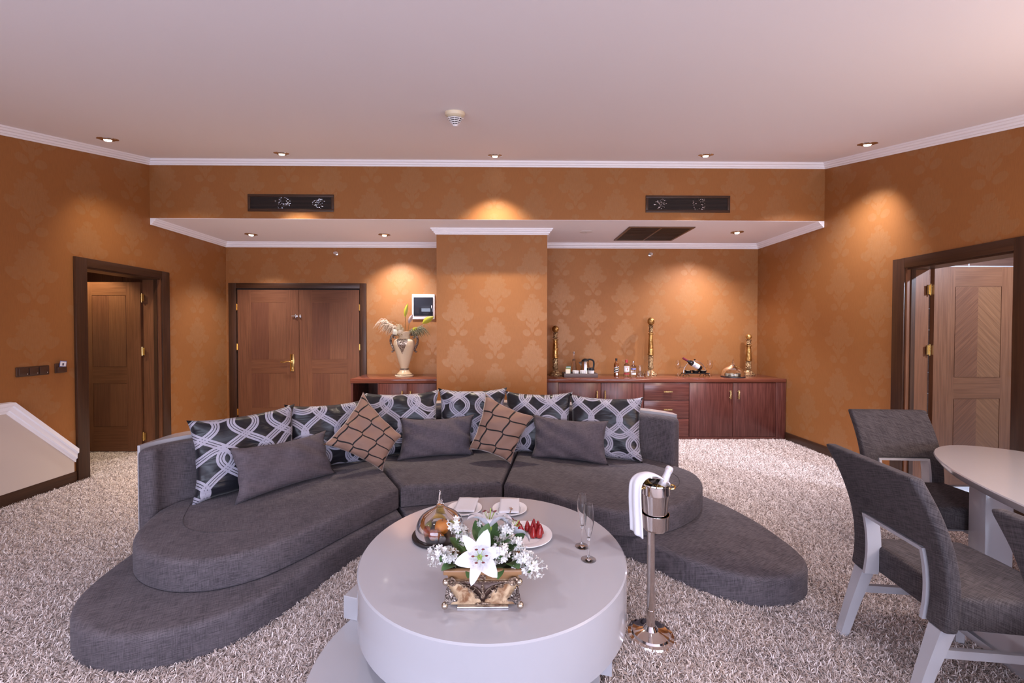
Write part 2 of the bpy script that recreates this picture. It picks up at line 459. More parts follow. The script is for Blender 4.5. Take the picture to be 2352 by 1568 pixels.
def carpet():
    rnd = random.Random(3); S = 0.30; n = 4600
    vs = []; fs = []; cols = []
    for i in range(n):
        x = rnd.uniform(-S/2, S/2); y = rnd.uniform(-S/2, S/2)
        az = rnd.uniform(0, 2*PI); lean = rnd.uniform(0.35, 1.45); L = rnd.uniform(0.028, 0.044); w = rnd.uniform(0.0012, 0.0020)
        d = Vector((math.cos(az), math.sin(az), 0)); sd = Vector((-d.y, d.x, 0))*w
        tw = rnd.uniform(-0.9, 0.9); sd = sd+Vector((0, 0, tw*w))
        p = Vector((x, y, 0.0)); ang = PI/2-lean*0.3; b = len(vs); c = rnd.random()
        daz = rnd.uniform(-0.7, 0.7)
        for k in range(4):
            t = k/3
            ww = sd*(0.8 if k == 0 else (1.0 if k < 3 else 0.55))
            vs.append(tuple(p-ww)); vs.append(tuple(p+ww)); cols += [(c, t)]*2
            p = p+(d*math.cos(ang)+Vector((0, 0, math.sin(ang))))*(L/3); ang -= lean*0.75
            d = Matrix.Rotation(daz, 3, 'Z') @ d; sd = Matrix.Rotation(daz, 3, 'Z') @ sd
        fs += [(b+2*k, b+2*k+1, b+2*k+3, b+2*k+2) for k in range(3)]
    me = bpy.data.meshes.new('pile_patch'); me.from_pydata(vs, [], fs)
    at = me.color_attributes.new('strand', 'FLOAT_COLOR', 'POINT')
    for i, (c, t) in enumerate(cols): at.data[i].color = (c, t, 0, 1)
    me.polygons.foreach_set('use_smooth', [True]*len(me.polygons))
    M = Mat('shag_strands'); a = M.nt.nodes.new('ShaderNodeAttribute'); a.attribute_name = 'strand'
    r, g_, _ = M.xyz(a.outputs['Vector'])
    base = M.mix(r.ss(0.0, 1.0), (0.38, 0.285, 0.245), (0.84, 0.745, 0.72))
    M.set(color=base, rough=0.85, spec=0.15, sheen=0.2)
    me.materials.append(M.m)
    po = bpy.data.objects.new('carpet_pile_patch', me)       # only instanced, never linked to the scene
    pts = []
    def fill(x0, x1, y0, y1):
        nx = math.ceil((x1-x0)/0.27); ny = math.ceil((y1-y0)/0.27)
        for i in range(nx):
            for j in range(ny):
                pts.append((x0+0.15+(x1-x0-0.30)*i/max(nx-1, 1), y0+0.15+(y1-y0-0.30)*j/max(ny-1, 1), 0.0))
    fill(XL+0.03, XR-0.03, 0.3, 5.62)
    fill(XL+0.03, -2.14, 5.5, YB-0.03)
    fill(XL-1.2, XL+0.02, 4.24, 5.6)
    pm = bpy.data.meshes.new('carpet_points'); pm.from_pydata(pts, [], [])
    o = bpy.data.objects.new('carpet', pm); COL.objects.link(o)
    ng = bpy.data.node_groups.new('carpet_pile', 'GeometryNodeTree')
    ng.interface.new_socket('Geometry', in_out='INPUT', socket_type='NodeSocketGeometry')
    ng.interface.new_socket('Geometry', in_out='OUTPUT', socket_type='NodeSocketGeometry')
    N = ng.nodes; L = ng.links
    gi = N.new('NodeGroupInput'); go = N.new('NodeGroupOutput'); iop = N.new('GeometryNodeInstanceOnPoints')
    oi = N.new('GeometryNodeObjectInfo'); oi.inputs['Object'].default_value = po; oi.inputs['As Instance'].default_value = True
    rv = N.new('FunctionNodeRandomValue'); rv.data_type = 'INT'
    rv.inputs[4].default_value = 0; rv.inputs[5].default_value = 3
    mu = N.new('ShaderNodeMath'); mu.operation = 'MULTIPLY'; mu.inputs[1].default_value = PI/2
    cx = N.new('ShaderNodeCombineXYZ')
    L.new(rv.outputs[2], mu.inputs[0]); L.new(mu.outputs[0], cx.inputs[2])
    L.new(gi.outputs[0], iop.inputs['Points']); L.new(oi.outputs['Geometry'], iop.inputs['Instance']); L.new(cx.outputs[0], iop.inputs['Rotation'])
    L.new(iop.outputs[0], go.inputs[0])
    md = o.modifiers.new('pile', 'NODES'); md.node_group = ng
    o['kind'] = 'stuff'; o['label'] = 'pale pinkish beige shag carpet covering the whole floor'; o['category'] = 'carpet'
carpet()

# ------------------------------------------------------------------ structure: walls, ceilings, cornices
TH = 0.2
D2Y0, D2Y1, DTOP = 4.207, 5.123, 2.148      # left door opening
D3Y0, D3Y1, D3TOP = 3.072, 3.945, 2.12      # right door opening
g = G()
g.box(XL-TH, XL, YF0, D2Y0, 0, 3.62); g.box(XL-TH, XL, D2Y1, YB+TH, 0, 3.62); g.box(XL-TH, XL, D2Y0, D2Y1, DTOP, 3.62)
struct('wall_left', g, WP_Y, smooth=False)
g = G()
g.box(XR, XR+TH, YF0, D3Y0, 0, 3.62); g.box(XR, XR+TH, D3Y1, YB+TH, 0, 3.62); g.box(XR, XR+TH, D3Y0, D3Y1, D3TOP, 3.62)
struct('wall_right', g, WP_Y, smooth=False)
struct('wall_back', G().box(XL, XR, YB, YB+TH, 0, 3.0), WP_X, smooth=False)
struct('wall_bulkhead', G().box(XL, XR, YS, YS+0.1, ZSOF+0.003, 3.62), WP_X, smooth=False)
CX0, CX1, CY = -0.922, 0.528, 5.44
struct('wall_column', G().box(CX0, CX1, CY, YB, 0, ZSOF), WP_X, smooth=False)
g = G()
for (x0, x1) in ((XL, -3.6), (-0.4, 0.3), (3.5, XR)): g.box(x0, x1, YF0-TH, YF0, 0, 2.3)
for (x0, x1) in ((-3.6, -0.4), (0.3, 3.5)): g.box(x0, x1, YF0-TH, YF0, 0, 0.5); g.box(x0, x1, YF0-TH, YF0, 1.75, 2.3)
struct('wall_front', g, BEIGE, smooth=False)
for i, (x0, x1) in enumerate(((-3.6, -0.4), (0.3, 3.5))):
    g = G()
    for xx in (x0, (x0+x1)/2-0.03, x1-0.06): g.box(xx, xx+0.06, YF0-0.12, YF0-0.06, 0.5, 1.75)
    g.box(x0, x1, YF0-0.12, YF0-0.06, 0.5, 0.56); g.box(x0, x1, YF0-0.12, YF0-0.06, 1.69, 1.75)
    struct('window_%d' % (i+1), g, TRIMW, smooth=False)
# sloping main ceiling and level alcove ceiling
zf = ceil_z(YF0)
g = G().add([(XL, YF0, zf), (XR, YF0, zf), (XR, YS+0.02, ceil_z(YS+0.02)), (XL, YS+0.02, ceil_z(YS+0.02)),
             (XL, YF0, zf+0.1), (XR, YF0, zf+0.1), (XR, YS+0.02, ceil_z(YS+0.02)+0.1), (XL, YS+0.02, ceil_z(YS+0.02)+0.1)],
            [(0,1,2,3),(7,6,5,4),(0,4,5,1),(1,5,6,2),(2,6,7,3),(3,7,4,0)])
struct('ceiling', g, PAINT, smooth=False)
struct('ceiling_alcove', G().box(XL, XR, YS+0.0015, YS+0.1, ZSOF, ZSOF+0.003).box(XL, XR, YS+0.1, YB, ZSOF, ZSOF+0.1), PAINT, smooth=False)

CPROF = [(0, 0), (0.012, 0), (0.018, 0.014), (0.030, 0.018), (0.034, 0.034), (0.050, 0.040), (0.056, 0.056), (0.066, 0.060), (0.070, 0.076), (0, 0.076)]
def cornice(name, a, b, out, drop=0.072, m0=0.0, m1=0.0, s=1.0):
    # a, b: ends of the wall/ceiling corner line; out: horizontal unit vector into the room; m0/m1: mitre lengthening per unit of projection
    a = Vector(a); b = Vector(b); o = Vector(out); d = (b-a).normalized(); n = len(CPROF); vs = []
    for e, mm, sg in ((a, m0, -1), (b, m1, 1)):
        for (p, z) in CPROF: vs.append(tuple(e+o*(p*s)+d*(sg*mm*p*s)+Vector((0, 0, (z-0.074)*s))))
    fs = [tuple(range(n)), tuple(range(2*n-1, n-1, -1))]+[(i, n+i, n+(i+1) % n, (i+1) % n) for i in range(n)]
    struct(name, G().add(vs, fs), TRIMW, smooth=False)
e = 0.001
cornice('trim_1', (XL, YS-e, ZC0), (XR, YS-e, ZC0), (0, -1, 0), m0=-1, m1=-1)
cornice('trim_2', (XL+e, YF0, ceil_z(YF0)), (XL+e, YS, ZC0), (1, 0, 0), m1=-1)
cornice('trim_3', (XR-e, YF0, ceil_z(YF0)), (XR-e, YS, ZC0), (-1, 0, 0), m1=-1)
cornice('trim_4', (XL, YB-e, ZSOF), (CX0, YB-e, ZSOF), (0, -1, 0), m0=-1, m1=-1)
cornice('trim_5', (CX1, YB-e, ZSOF), (XR, YB-e, ZSOF), (0, -1, 0), m0=-1, m1=-1)
cornice('trim_6', (XL+e, YS+0.0, ZSOF), (XL+e, YB, ZSOF), (1, 0, 0), m1=-1)
cornice('trim_7', (XR-e, YS+0.0, ZSOF), (XR-e, YB, ZSOF), (-1, 0, 0), m1=-1)
cornice('trim_8', (CX0, CY-e, ZSOF), (CX1, CY-e, ZSOF), (0, -1, 0), m0=1, m1=1)
cornice('trim_9', (CX0-e, CY, ZSOF), (CX0-e, YB, ZSOF), (-1, 0, 0), m0=1, m1=-1)
cornice('trim_10', (CX1+e, CY, ZSOF), (CX1+e, YB, ZSOF), (1, 0, 0), m0=1, m1=-1)

def baseboard(name, x0, x1, y0, y1, z1=0.125):
    struct(name, G().box(x0, x1, y0, y1, 0.0, z1, 0.004), W_DARKH)
baseboard('baseboard_left', XL, XL+0.018, YF0, D2Y0-0.11)
baseboard('baseboard_left_alcove', XL, XL+0.018, D2Y1+0.105, YB)
baseboard('baseboard_right', XR-0.018, XR, D3Y1+0.13, 5.62)
baseboard('baseboard_right_window', XR-0.018, XR, YF0, D3Y0-0.11)
baseboard('baseboard_back', -2.12, CX0, YB-0.018, YB)
baseboard('baseboard_column', CX0, CX1, CY-0.018, CY)

# low beige parapet panel with sloping white cap on the left wall
PX = XL+0.001
pan = [(YF0, 0.126), (4.075, 0.126), (4.075, 0.23), (3.53, 0.80), (YF0, 0.80)]
g = G(); n = len(pan)
g.add([(PX, y, z) for y, z in pan]+[(PX+0.012, y, z) for y, z in pan],
      [tuple(range(n)), tuple(range(2*n-1, n-1, -1))]+[(i, n+i, n+(i+1) % n, (i+1) % n) for i in range(n)])
struct('wall_panel_low', g, BEIGE, smooth=False, label='beige low panel under the sloping white trim on the left wall')
def railing_cap(name, a, b, ma, mb):
    # moulded cap in the wall plane: a,b = lower edge ends (y,z); profile (projection, height)
    prof = [(0, 0), (0.018, 0), (0.022, 0.022), (0.034, 0.026), (0.036, 0.058), (0.050, 0.064), (0.052, 0.092), (0, 0.096)]
    (ya, za), (yb, zb) = a, b; L = math.hypot(yb-ya, zb-za); dy, dz = (yb-ya)/L, (zb-za)/L; vs = []
    for (y, z, mm) in ((ya, za, ma), (yb, zb, mb)):
        for (p, h) in prof: vs.append((PX+p, y-dz*h+dy*mm*h, z+dy*h+dz*mm*h))
    n = len(prof)
    struct(name, G().add(vs, [tuple(range(n)), tuple(range(2*n-1, n-1, -1))]+[(i, n+i, n+(i+1) % n, (i+1) % n) for i in range(n)]), TRIMW, smooth=False)
tb = math.tan(math.atan2(0.57, 0.545)/2)
railing_cap('trim_11', (YF0, 0.80), (3.53, 0.80), 0, tb)
railing_cap('trim_12', (3.53, 0.80), (4.085, 0.217), -tb, -0.583/0.555)

# ------------------------------------------------------------------ doors
def door_root(name, loc, label):
    o = bpy.data.objects.new(name, None); COL.objects.link(o); o.location = loc; o.empty_display_size = 0.1
    o['kind'] = 'structure'; o['label'] = label; return o
W_PA = wood('door_inlay_dark', (0.098, 0.035, 0.018), (0.135, 0.052, 0.027), 'z', 60, 0.34)
W_PB = wood('door_inlay_light', (0.128, 0.050, 0.024), (0.165, 0.068, 0.033), 'z', 60, 0.34)
def leaf(parent, w, h, panels, flip=1, th=0.04, name='leaf', chevron=False):
    # leaf in local x 0..w (times flip), front face at y=0 looking to -y, z 0..h ; panels: list of (x0,x1,z0,z1)
    xs = lambda a, b: (min(a*flip, b*flip), max(a*flip, b*flip))
    px0, px1 = panels[0][0], panels[0][1]
    g = G(); g.box(*xs(0, w), 0.004, th, 0, h, 0.0)
    L = put(name, g, W_DOOR, parent)
    for (a, b) in ((0, px0), (px1, w)):
        put('stile', G().box(*xs(a, b), 0.0, 0.0045, 0, h, 0.0), W_DOOR, L)
    zs = sorted([0, h]+[z for p in panels for z in (p[2], p[3])])
    for i in range(0, len(zs), 2):
        put('rail', G().box(*xs(px0, px1), 0.0, 0.0045, zs[i], zs[i+1], 0.0), W_DOORH, L)
    A_, B_ = (W_DIB, W_DIA) if chevron else (W_PA, W_PB)
    for (x0, x1, z0, z1) in panels:
        i = 0.006; mid = (x0+x1)/2
        put('inlay', G().box(*xs(x0+i, mid), 0.0005, 0.0045, z0+i, z1-i), A_ if flip > 0 else B_, L)
        put('inlay', G().box(*xs(mid, x1-i), 0.0005, 0.0045, z0+i, z1-i), B_ if flip > 0 else A_, L)
    return L
def hinge(parent, x, y, z, flat=True):
    g = G(); g.box(x-0.030, x-0.004, y-0.002, y+0.001, z-0.045, z+0.045); g.box(x+0.004, x+0.030, y-0.002, y+0.001, z-0.045, z+0.045)
    g.lathe([(0, z-0.055), (0.006, z-0.055), (0.006, z+0.055), (0, z+0.055)], 10, None, x, y-0.003)
    for sx in (-0.018, 0.018):
        for dz in (-0.03, 0, 0.03): g.sphere((x+sx, y-0.002, z+dz), 0.0025, 6, 4)
    return put('hinge', g, BRASS, parent)

# door_1: double door in the back wall
D1 = door_root('door_1', (0, YB, 0), 'dark brown double door in a wenge frame on the back wall')
c0, c1, ci0, ci1, zt, zti = -4.19, -2.128, -4.078, -2.222, 2.227, 2.135
put('casing', G().box(c0, ci0, -0.03, 0, 0, zt, 0.003), W_DARK, D1); put('casing', G().box(ci1, c1, -0.03, 0, 0, zt, 0.003), W_DARK, D1)
put('casing_head', G().box(ci0, ci1, -0.03, 0, zti+0.012, zt, 0.003), W_DARKH, D1)
put('rebate', G().box(ci0, ci1, -0.004, -0.001, 0, zti+0.012), VOID, D1)
mid = -3.139
ll = leaf(D1, mid-0.003-(ci0+0.018), 2.105, [(0.20, 0.735, 0.325, 0.845), (0.20, 0.735, 1.055, 1.915)]); ll.location = (ci0+0.018, -0.022, 0.02)
rl = leaf(D1, (ci1-0.012)-(mid+0.003), 2.105, [(0.19, 0.72, 0.325, 0.845), (0.19, 0.72, 1.055, 1.915)]); rl.location = (mid+0.003, -0.022, 0.02)
for o in (ll, rl): o.scale = (1, 0.4, 1)
for z in (1.866, 1.267, 0.282): hg = hinge(D1, ci0+0.011, -0.026, z); hg.scale = (0.35, 1, 1); hg.location.x = (ci0+0.011)*0.65
for z in (1.863, 1.262, 0.28): hg = hinge(D1, ci1-0.006, -0.026, z); hg.scale = (0.35, 1, 1); hg.location.x = (ci1-0.006)*0.65
g = G(); g.box(-3.275, -3.212, -0.036, -0.024, 0.897, 1.155, 0.004); g.lathe([(0, 0), (0.022, 0), (0.020, 0.012), (0.010, 0.02), (0.010, 0.045)], 14, Mt(-3.243, -0.034, 1.045, 0, R(90)))
g.tube(spline([(-3.243, -0.078, 1.045), (-3.29, -0.082, 1.050), (-3.34, -0.080, 1.038), (-3.392, -0.078, 1.044)], 6), [0.010]*4+[0.009]*15, 8)
g.box(-3.258, -3.229, -0.046, -0.034, 0.915, 0.965, 0.003)
put('handle', g, BRASS, D1, label='brass lever handle on a long back plate')
g = G(); g.box(-3.215, -3.155, -0.034, -0.024, 1.715, 1.745, 0.004); g.tube([(-3.245, -0.038, 1.73), (-3.17, -0.040, 1.73)], 0.007, 8)
g.box(-3.135, -3.105, -0.034, -0.024, 1.705, 1.752, 0.004); g.sphere((-3.12, -0.042, 1.73), 0.011, 8, 6); g.box(-3.19, -3.175, -0.045, -0.03, 1.70, 1.76, 0.003)
put('security_latch', g, BRUSH, D1, label='chrome swing latch across the door gap')

# door_2: left door, swung open into the side room
D2 = door_root('door_2', (XL, 0, 0), 'open brown door with brass hinges in the left wall')
def casing_x(D, sx, y0, y1, top, wdt, th):   # frame around an opening in an x-wall; sx = +1 room on +x side
    f = 0.028*sx
    xs = lambda a, b: (min(a, b), max(a, b))
    put('casing', G().box(*xs(0, f), y0-wdt, y0+0.006, 0, top+wdt*0.8, 0.003), W_DARK, D)
    put('casing', G().box(*xs(0, f), y1-0.006, y1+wdt, 0, top+wdt*0.8, 0.003), W_DARK, D)
    put('casing_head', G().box(*xs(0, f), y0+0.006, y1-0.006, top-0.006, top+wdt*0.8, 0.003), W_DARKH, D)
    put('jamb', G().box(*xs(f*0.4, -sx*TH), y0-0.001, y0+0.022, 0, top), W_DOOR, D)
    put('jamb', G().box(*xs(f*0.4, -sx*TH), y1-0.022, y1+0.001, 0, top), W_DOOR, D)
    put('jamb_head', G().box(*xs(f*0.4, -sx*TH), y0+0.022, y1-0.022, top-0.022, top), W_DARKH, D)
    put('door_stop', G().box(*xs(-sx*0.02, -sx*0.145), y0+0.022, y0+0.034, 0, top-0.022), W_DARK, D)
    put('door_stop', G().box(*xs(-sx*0.02, -sx*0.06), y1-0.034, y1-0.022, 0, top-0.022), W_DARK, D)
casing_x(D2, 1, D2Y0, D2Y1, DTOP, 0.105, TH)
L2 = leaf(D2, 0.86, 2.06, [(0.17, 0.58, 0.30, 0.83), (0.17, 0.58, 1.03, 1.90)], flip=-1)
L2.location = (-0.215, 5.085, 0.035)
for z in (1.905, 1.255, 0.215):
    hg = hinge(D2, 0, 0, z); hg.location = (-0.197, 5.088, 0); hg.rotation_euler = (0, 0, R(-8))
g = G(); g.lathe([(0, 0), (0.028, 0), (0.026, 0.008), (0.010, 0.012), (0.010, 0.035), (0.026, 0.045), (0.030, 0.06), (0.020, 0.075), (0, 0.078)], 16, Mt(-0.80, -0.0, 0.97, 0, R(90)))
put('knob', g, BRASS, L2)
# door_3: right door, swung open into the annex
D3 = door_root('door_3', (XR, 0, 0), 'open veneered door with chevron inlay in the right wall')
casing_x(D3, -1, D3Y0, D3Y1, D3TOP, 0.115, TH)
L3 = leaf(D3, 0.90, 2.085, [(0.20, 0.65, 0.30, 0.83), (0.20, 0.65, 1.03, 1.90)], flip=1, chevron=True)
L3.location = (0.225, 3.895, 0.035)
for z in (1.905, 1.33, 0.215):
    hg = hinge(D3, 0, 0, z); hg.location = (0.195, 3.905, 0); hg.rotation_euler = (0, 0, R(8))
put('knob', G().lathe([(0, 0), (0.032, 0), (0.030, 0.008), (0.011, 0.012), (0.011, 0.035), (0.026, 0.045), (0.031, 0.06), (0.020, 0.075), (0, 0.078)], 18, Mt(0.84, 0, 1.06, 0, R(90))), BRASS, L3)

# side room beyond door_2 and annex beyond door_3
g = G(); g.box(XL-1.7, XL-1.6, 3.2, 6.4, 0, 2.7); g.box(XL-1.6, XL-TH, 3.2, 3.3, 0, 2.7)
struct('wall_side_room', g, BEIGE, smooth=False)
struct('ceiling_side_room', G().box(XL-1.7, XL-TH, 3.2, 6.4, 2.55, 2.65), PAINT, smooth=False)
D4 = door_root('door_4', (XL-TH, 5.62, 0), 'dark brown closed wardrobe front in the side room')
put('carcass', G().box(-1.4, 0.0, 0.022, 0.1, 0, 2.55), VOID, D4)
for xa in (-1.4, -0.70):
    q = leaf(D4, 0.69, 2.50, [(0.11, 0.58, 0.30, 1.0), (0.11, 0.58, 1.15, 2.35)]); q.location = (xa+0.005, -0.02, 0.03)
struct('floor_annex', G().box(XR, XR+2.6, 1.6, 4.8, -0.12, 0.012), plain('white_marble', (0.80, 0.80, 0.84), 0.15), smooth=False)
g = G(); g.box(XR+2.5, XR+2.6, 1.6, 4.8, 0, 2.7); g.box(XR+TH, XR+2.5, 1.5, 1.6, 0, 2.7)
struct('wall_annex', g, BEIGE, smooth=False)
struct('ceiling_annex', G().box(XR+TH, XR+2.6, 1.5, 4.8, 2.6, 2.7), PAINT, smooth=False)
AW = struct('wall_annex_panelled', G().box(XR+TH, XR+2.5, 4.62, 4.75, 0, 2.6), VOID, smooth=False)
rows = [0.093+0.2385*k for k in range(11)]; colsx = (XR+TH+0.005, 5.19, 6.1)
me_cache = {}
for k in range(10):
    for (xa, xb) in zip(colsx[:-1], colsx[1:]):
        if (xa, xb) not in me_cache:
            me_cache[(xa, xb)] = G().box(xa+0.005, xb-0.005, 4.60, 4.62, 0.005, 0.2335).mesh('panel', False); me_cache[(xa, xb)].materials.append(W_LIGHT)
        put('panel', me_cache[(xa, xb)], None, AW, loc=(0, 0, rows[k]))
sm = G().box(colsx[0], colsx[-1], 4.597, 4.62, -0.005, 0.005).mesh('metal_strip', False); sm.materials.append(TRIMW)
for z in rows: put('metal_strip', sm, None, AW, loc=(0, 0, z))
put('metal_strip', G().box(5.185, 5.195, 4.596, 4.62, 2.18, 2.55), TRIMW, AW)

# ------------------------------------------------------------------ ceiling fittings
def spot(name, loc, rot, energy, color, size=R(95), blend=0.75, rad=0.03):
    l = bpy.data.lights.new(name, 'SPOT'); l.energy = energy; l.color = color; l.spot_size = size; l.spot_blend = blend; l.shadow_soft_size = rad
    o = bpy.data.objects.new(name, l); COL.objects.link(o); o.location = loc; o.rotation_euler = rot; return o
def downlight_proto():
    t = thing('downlight', 'x', 'light')
    put('trim_ring', G().shell([(0.040, 0.006), (0.040, -0.006), (0.052, -0.012), (0.080, -0.006), (0.084, 0.0), (0.084, 0.004)], 28), CHROME, t)
    put('reflector', G().lathe([(0.041, -0.002), (0.036, 0.001), (0.0, 0.001)], 24), CHROME, t)
    put('lens', G().lathe([(0.0, -0.022), (0.024, -0.020), (0.030, -0.012), (0.030, -0.003), (0.0, -0.003)], 20), LAMP, t)
    return t
DLP = downlight_proto(); used = [False]
def downlight(loc, rx, label, energy, color, aim=None, blend=0.75, size=R(95), lens=None):
    if used[0]: t = copy_tree(DLP)
    else: t = DLP; used[0] = True
    t.location = loc; t.rotation_euler = (rx, 0, 0); t['label'] = label; t['group'] = 'recessed ceiling downlights'
    if lens:
        for c in t.children:
            if c.name.startswith('lens'): c.data = c.data.copy(); c.data.materials[0] = lens
    p = Vector(loc)+Vector((0, (-0.10 if abs(loc[0]) < 3 else 0.03)*(1 if rx else 0), -0.05))
    spot('spot_'+label.split()[0], p, aim if aim else (rx*0.45, 0, 0), energy, color, size, blend)
TILT = math.atan(SL)
for (x, y, lab, en, colr, lens) in ((-3.768, 3.978, 'downlight in sloping ceiling beside the left cornice', 0.28, WARM, LAMP_DIM),
                     (-2.475, 4.604, 'downlight in sloping ceiling above the left wall vent', 2.4, WARM, LAMP_DIM),
                     (-0.135, 4.650, 'downlight in sloping ceiling above the papered column', 0.95, WARM, LAMP_DIM),
                     (2.183, 4.551, 'downlight in sloping ceiling above the right wall vent', 2.2, COOL, None),
                     (3.465, 3.963, 'downlight in sloping ceiling beside the right cornice', 0.85, COOL, None)):
    downlight((x, y, ceil_z(y)), TILT, lab, SPOT_W*en, colr, lens=lens, size=R(98 if abs(x) < 1 or abs(x) > 3 else 82), blend=1.0, aim=(R(25), 0, 0) if abs(x) > 3 else None)
downlight((-3.536, 5.784, ZSOF), 0, 'downlight in alcove ceiling in front of the double door', SPOT_W*0.62, COOL, size=R(100), blend=1.0)
downlight((-1.700, 5.779, ZSOF), 0, 'downlight in alcove ceiling above the vase of flowers', SPOT_W*0.8, COOL, size=R(112), aim=(R(10), R(-6), 0), blend=1.0)
downlight((3.093, 5.546, ZSOF), 0, 'downlight in alcove ceiling above the glass cheese dome', SPOT_W*0.66, COOL, size=R(116), aim=(R(14), R(14), 0), blend=1.0)
# downlights of the side rooms
spot('side_room_lamp', (XL-0.75, 4.75, 2.5), (0, 0, 0), 60, (1.0, 0.86, 0.55), R(110), 0.5)
spot('annex_lamp', (XR+0.9, 2.5, 2.5), (R(35), 0, 0), 240, (0.62, 0.76, 1.0), R(130), 0.6)

t = thing('smoke_detector', 'cream smoke detector on the sloping ceiling', 'smoke detector', (-0.382, 3.061, ceil_z(3.061)), rot=(TILT, 0, 0))
put('base', G().lathe([(0, 0.0), (0.071, 0.0), (0.073, -0.004), (0.070, -0.022), (0.055, -0.036), (0.046, -0.038), (0, -0.038)], 36), CREAM, t)
g = G()
for k in range(5):
    z = -0.042-0.010*k; r = 0.060-0.0096*k
    g.shell([(r, z), (r-0.0015, z-0.0045), (r-0.009, z-0.0045), (r-0.009, z)], 28)
for k in range(8):
    a = 2*PI*k/8; g.tube([(0.060*math.cos(a), 0.060*math.sin(a), -0.036), (0.013*math.cos(a), 0.013*math.sin(a), -0.091)], 0.002, 6)
g.lathe([(0, -0.086), (0.016, -0.088), (0.014, -0.094), (0, -0.097)], 20)
put('cage', g, OFFW, t)
put('sensor', G().lathe([(0, -0.038), (0.044, -0.038), (0.010, -0.086), (0, -0.086)], 20), VOID, t)

t = thing('ceiling_speaker', 'round white speaker grille in the alcove ceiling', 'speaker', (1.059, 5.557, ZSOF))
put('grille', G().lathe([(0, -0.010), (0.060, -0.008), (0.085, -0.002), (0.088, 0.0), (0, 0)], 32), OFFW, t)
put('screw', G().sphere((0, 0, -0.011), 0.006, 8, 6), BRUSH, t)

def slat_grille(name, label, w, h, d, nslat, loc, rot, ducts):
    t = thing(name, label, 'vent', loc, rot=rot)
    fw = 0.030     # local: face in x-z plane, looking to -y
    put('frame', G().box(-w/2, w/2, -0.012, 0, h/2-fw, h/2, 0.002).box(-w/2, w/2, -0.012, 0, -h/2, -h/2+fw, 0.002)
        .box(-w/2, -w/2+fw, -0.012, 0, -h/2+fw, h/2-fw, 0.002).box(w/2-fw, w/2, -0.012, 0, -h/2+fw, h/2-fw, 0.002), GRILL, t)
    put('duct_box', G().box(-w/2+fw, w/2-fw, -0.0025, -0.0005, -h/2+fw, h/2-fw), VOID, t)
    z0, z1 = -h/2+fw, h/2-fw
    me = G().box(-w/2+fw, w/2-fw, -0.0105, -0.0085, -0.0016, 0.0016).mesh('slat', False); me.materials.append(GRILL)
    for k in range(nslat): put('slat', me, None, t, loc=(0, 0, z0+(z1-z0)*(k+0.5)/nslat))
    for (dx, r) in ducts:
        g = G(); rr = random.Random(int(dx*100)+5)
        for k in range(46):
            a = rr.uniform(0, 2*PI); q = r*math.sqrt(rr.random())*1.05; x = dx+q*math.cos(a); z = max(min(q*math.sin(a)*0.85, z1-0.008), z0+0.008)
            s_ = rr.uniform(0.003, 0.0075)
            g.sphere((x, -0.004, z), s_, 5, 4, None, (1.6, 0.25, 0.5))
        put('foil_duct', g, FOIL, t, smooth=False, kind='stuff')
    return t
slat_grille('wall_vent', 'brown slatted wall vent above the double door side', 1.017, 0.203, 0.05, 9, (-2.573, YS-e, 3.028), None, ((-0.10, 0.085), (0.33, 0.075)))
slat_grille('wall_vent', 'brown slatted wall vent above the bar side', 1.02, 0.203, 0.05, 9, (2.178, YS-e, 3.037), None, ((-0.33, 0.075), (0.13, 0.095)))
t = thing('ceiling_vent', 'brown two panel ceiling vent above the bar', 'vent', (1.98, 5.655, ZSOF-e))
W2, H2 = 0.845, 0.775
put('frame', G().box(-W2/2, W2/2, -H2/2, -H2/2+0.03, -0.012, 0).box(-W2/2, W2/2, H2/2-0.03, H2/2, -0.012, 0).box(-W2/2, -W2/2+0.03, -H2/2+0.03, H2/2-0.03, -0.012, 0)
    .box(W2/2-0.03, W2/2, -H2/2+0.03, H2/2-0.03, -0.012, 0).box(-0.012, 0.012, -H2/2+0.03, H2/2-0.03, -0.012, 0), plain('bronze_frame', (0.13, 0.065, 0.035), 0.35), t)
put('duct_box', G().box(-W2/2+0.03, W2/2-0.03, -H2/2+0.03, H2/2-0.03, -0.003, -0.0005), VOID, t)
me = G().box(0, W2/2-0.044, -0.006, 0.006, -0.010, -0.007).mesh('slat', False); me.materials.append(GRILL)
for k in range(18):
    for x in (-W2/2+0.031, 0.013): put('slat', me, None, t, loc=(x, -H2/2+0.045+k*(H2-0.09)/17, 0))
for x, lab in ((-2.585, 'chrome sprinkler head above the double door'), (2.19, 'chrome sprinkler head above the tallest candlestick')):
    t = thing('sprinkler', lab, 'sprinkler', (x, YB, 2.676), group='wall sprinklers')
    put('rosette', G().lathe([(0, 0), (0.036, 0), (0.034, 0.008), (0.020, 0.014), (0, 0.014)], 20, Mt(0, 0, 0, 0, R(90))), CHROME, t)
    put('nozzle', G().lathe([(0.011, 0.012), (0.011, 0.03), (0.006, 0.035), (0.006, 0.055), (0.020, 0.057), (0.020, 0.060), (0, 0.060)], 14, Mt(0, 0, 0, 0, R(90))), BRUSH, t)
    put('deflector_arm', G().tube(spline([(-0.012, -0.03, 0), (-0.018, -0.042, 0), (-0.006, -0.057, 0)], 4), 0.003, 6).tube(spline([(0.012, -0.03, 0), (0.018, -0.042, 0), (0.006, -0.057, 0)], 4), 0.003, 6), BRUSH, t)

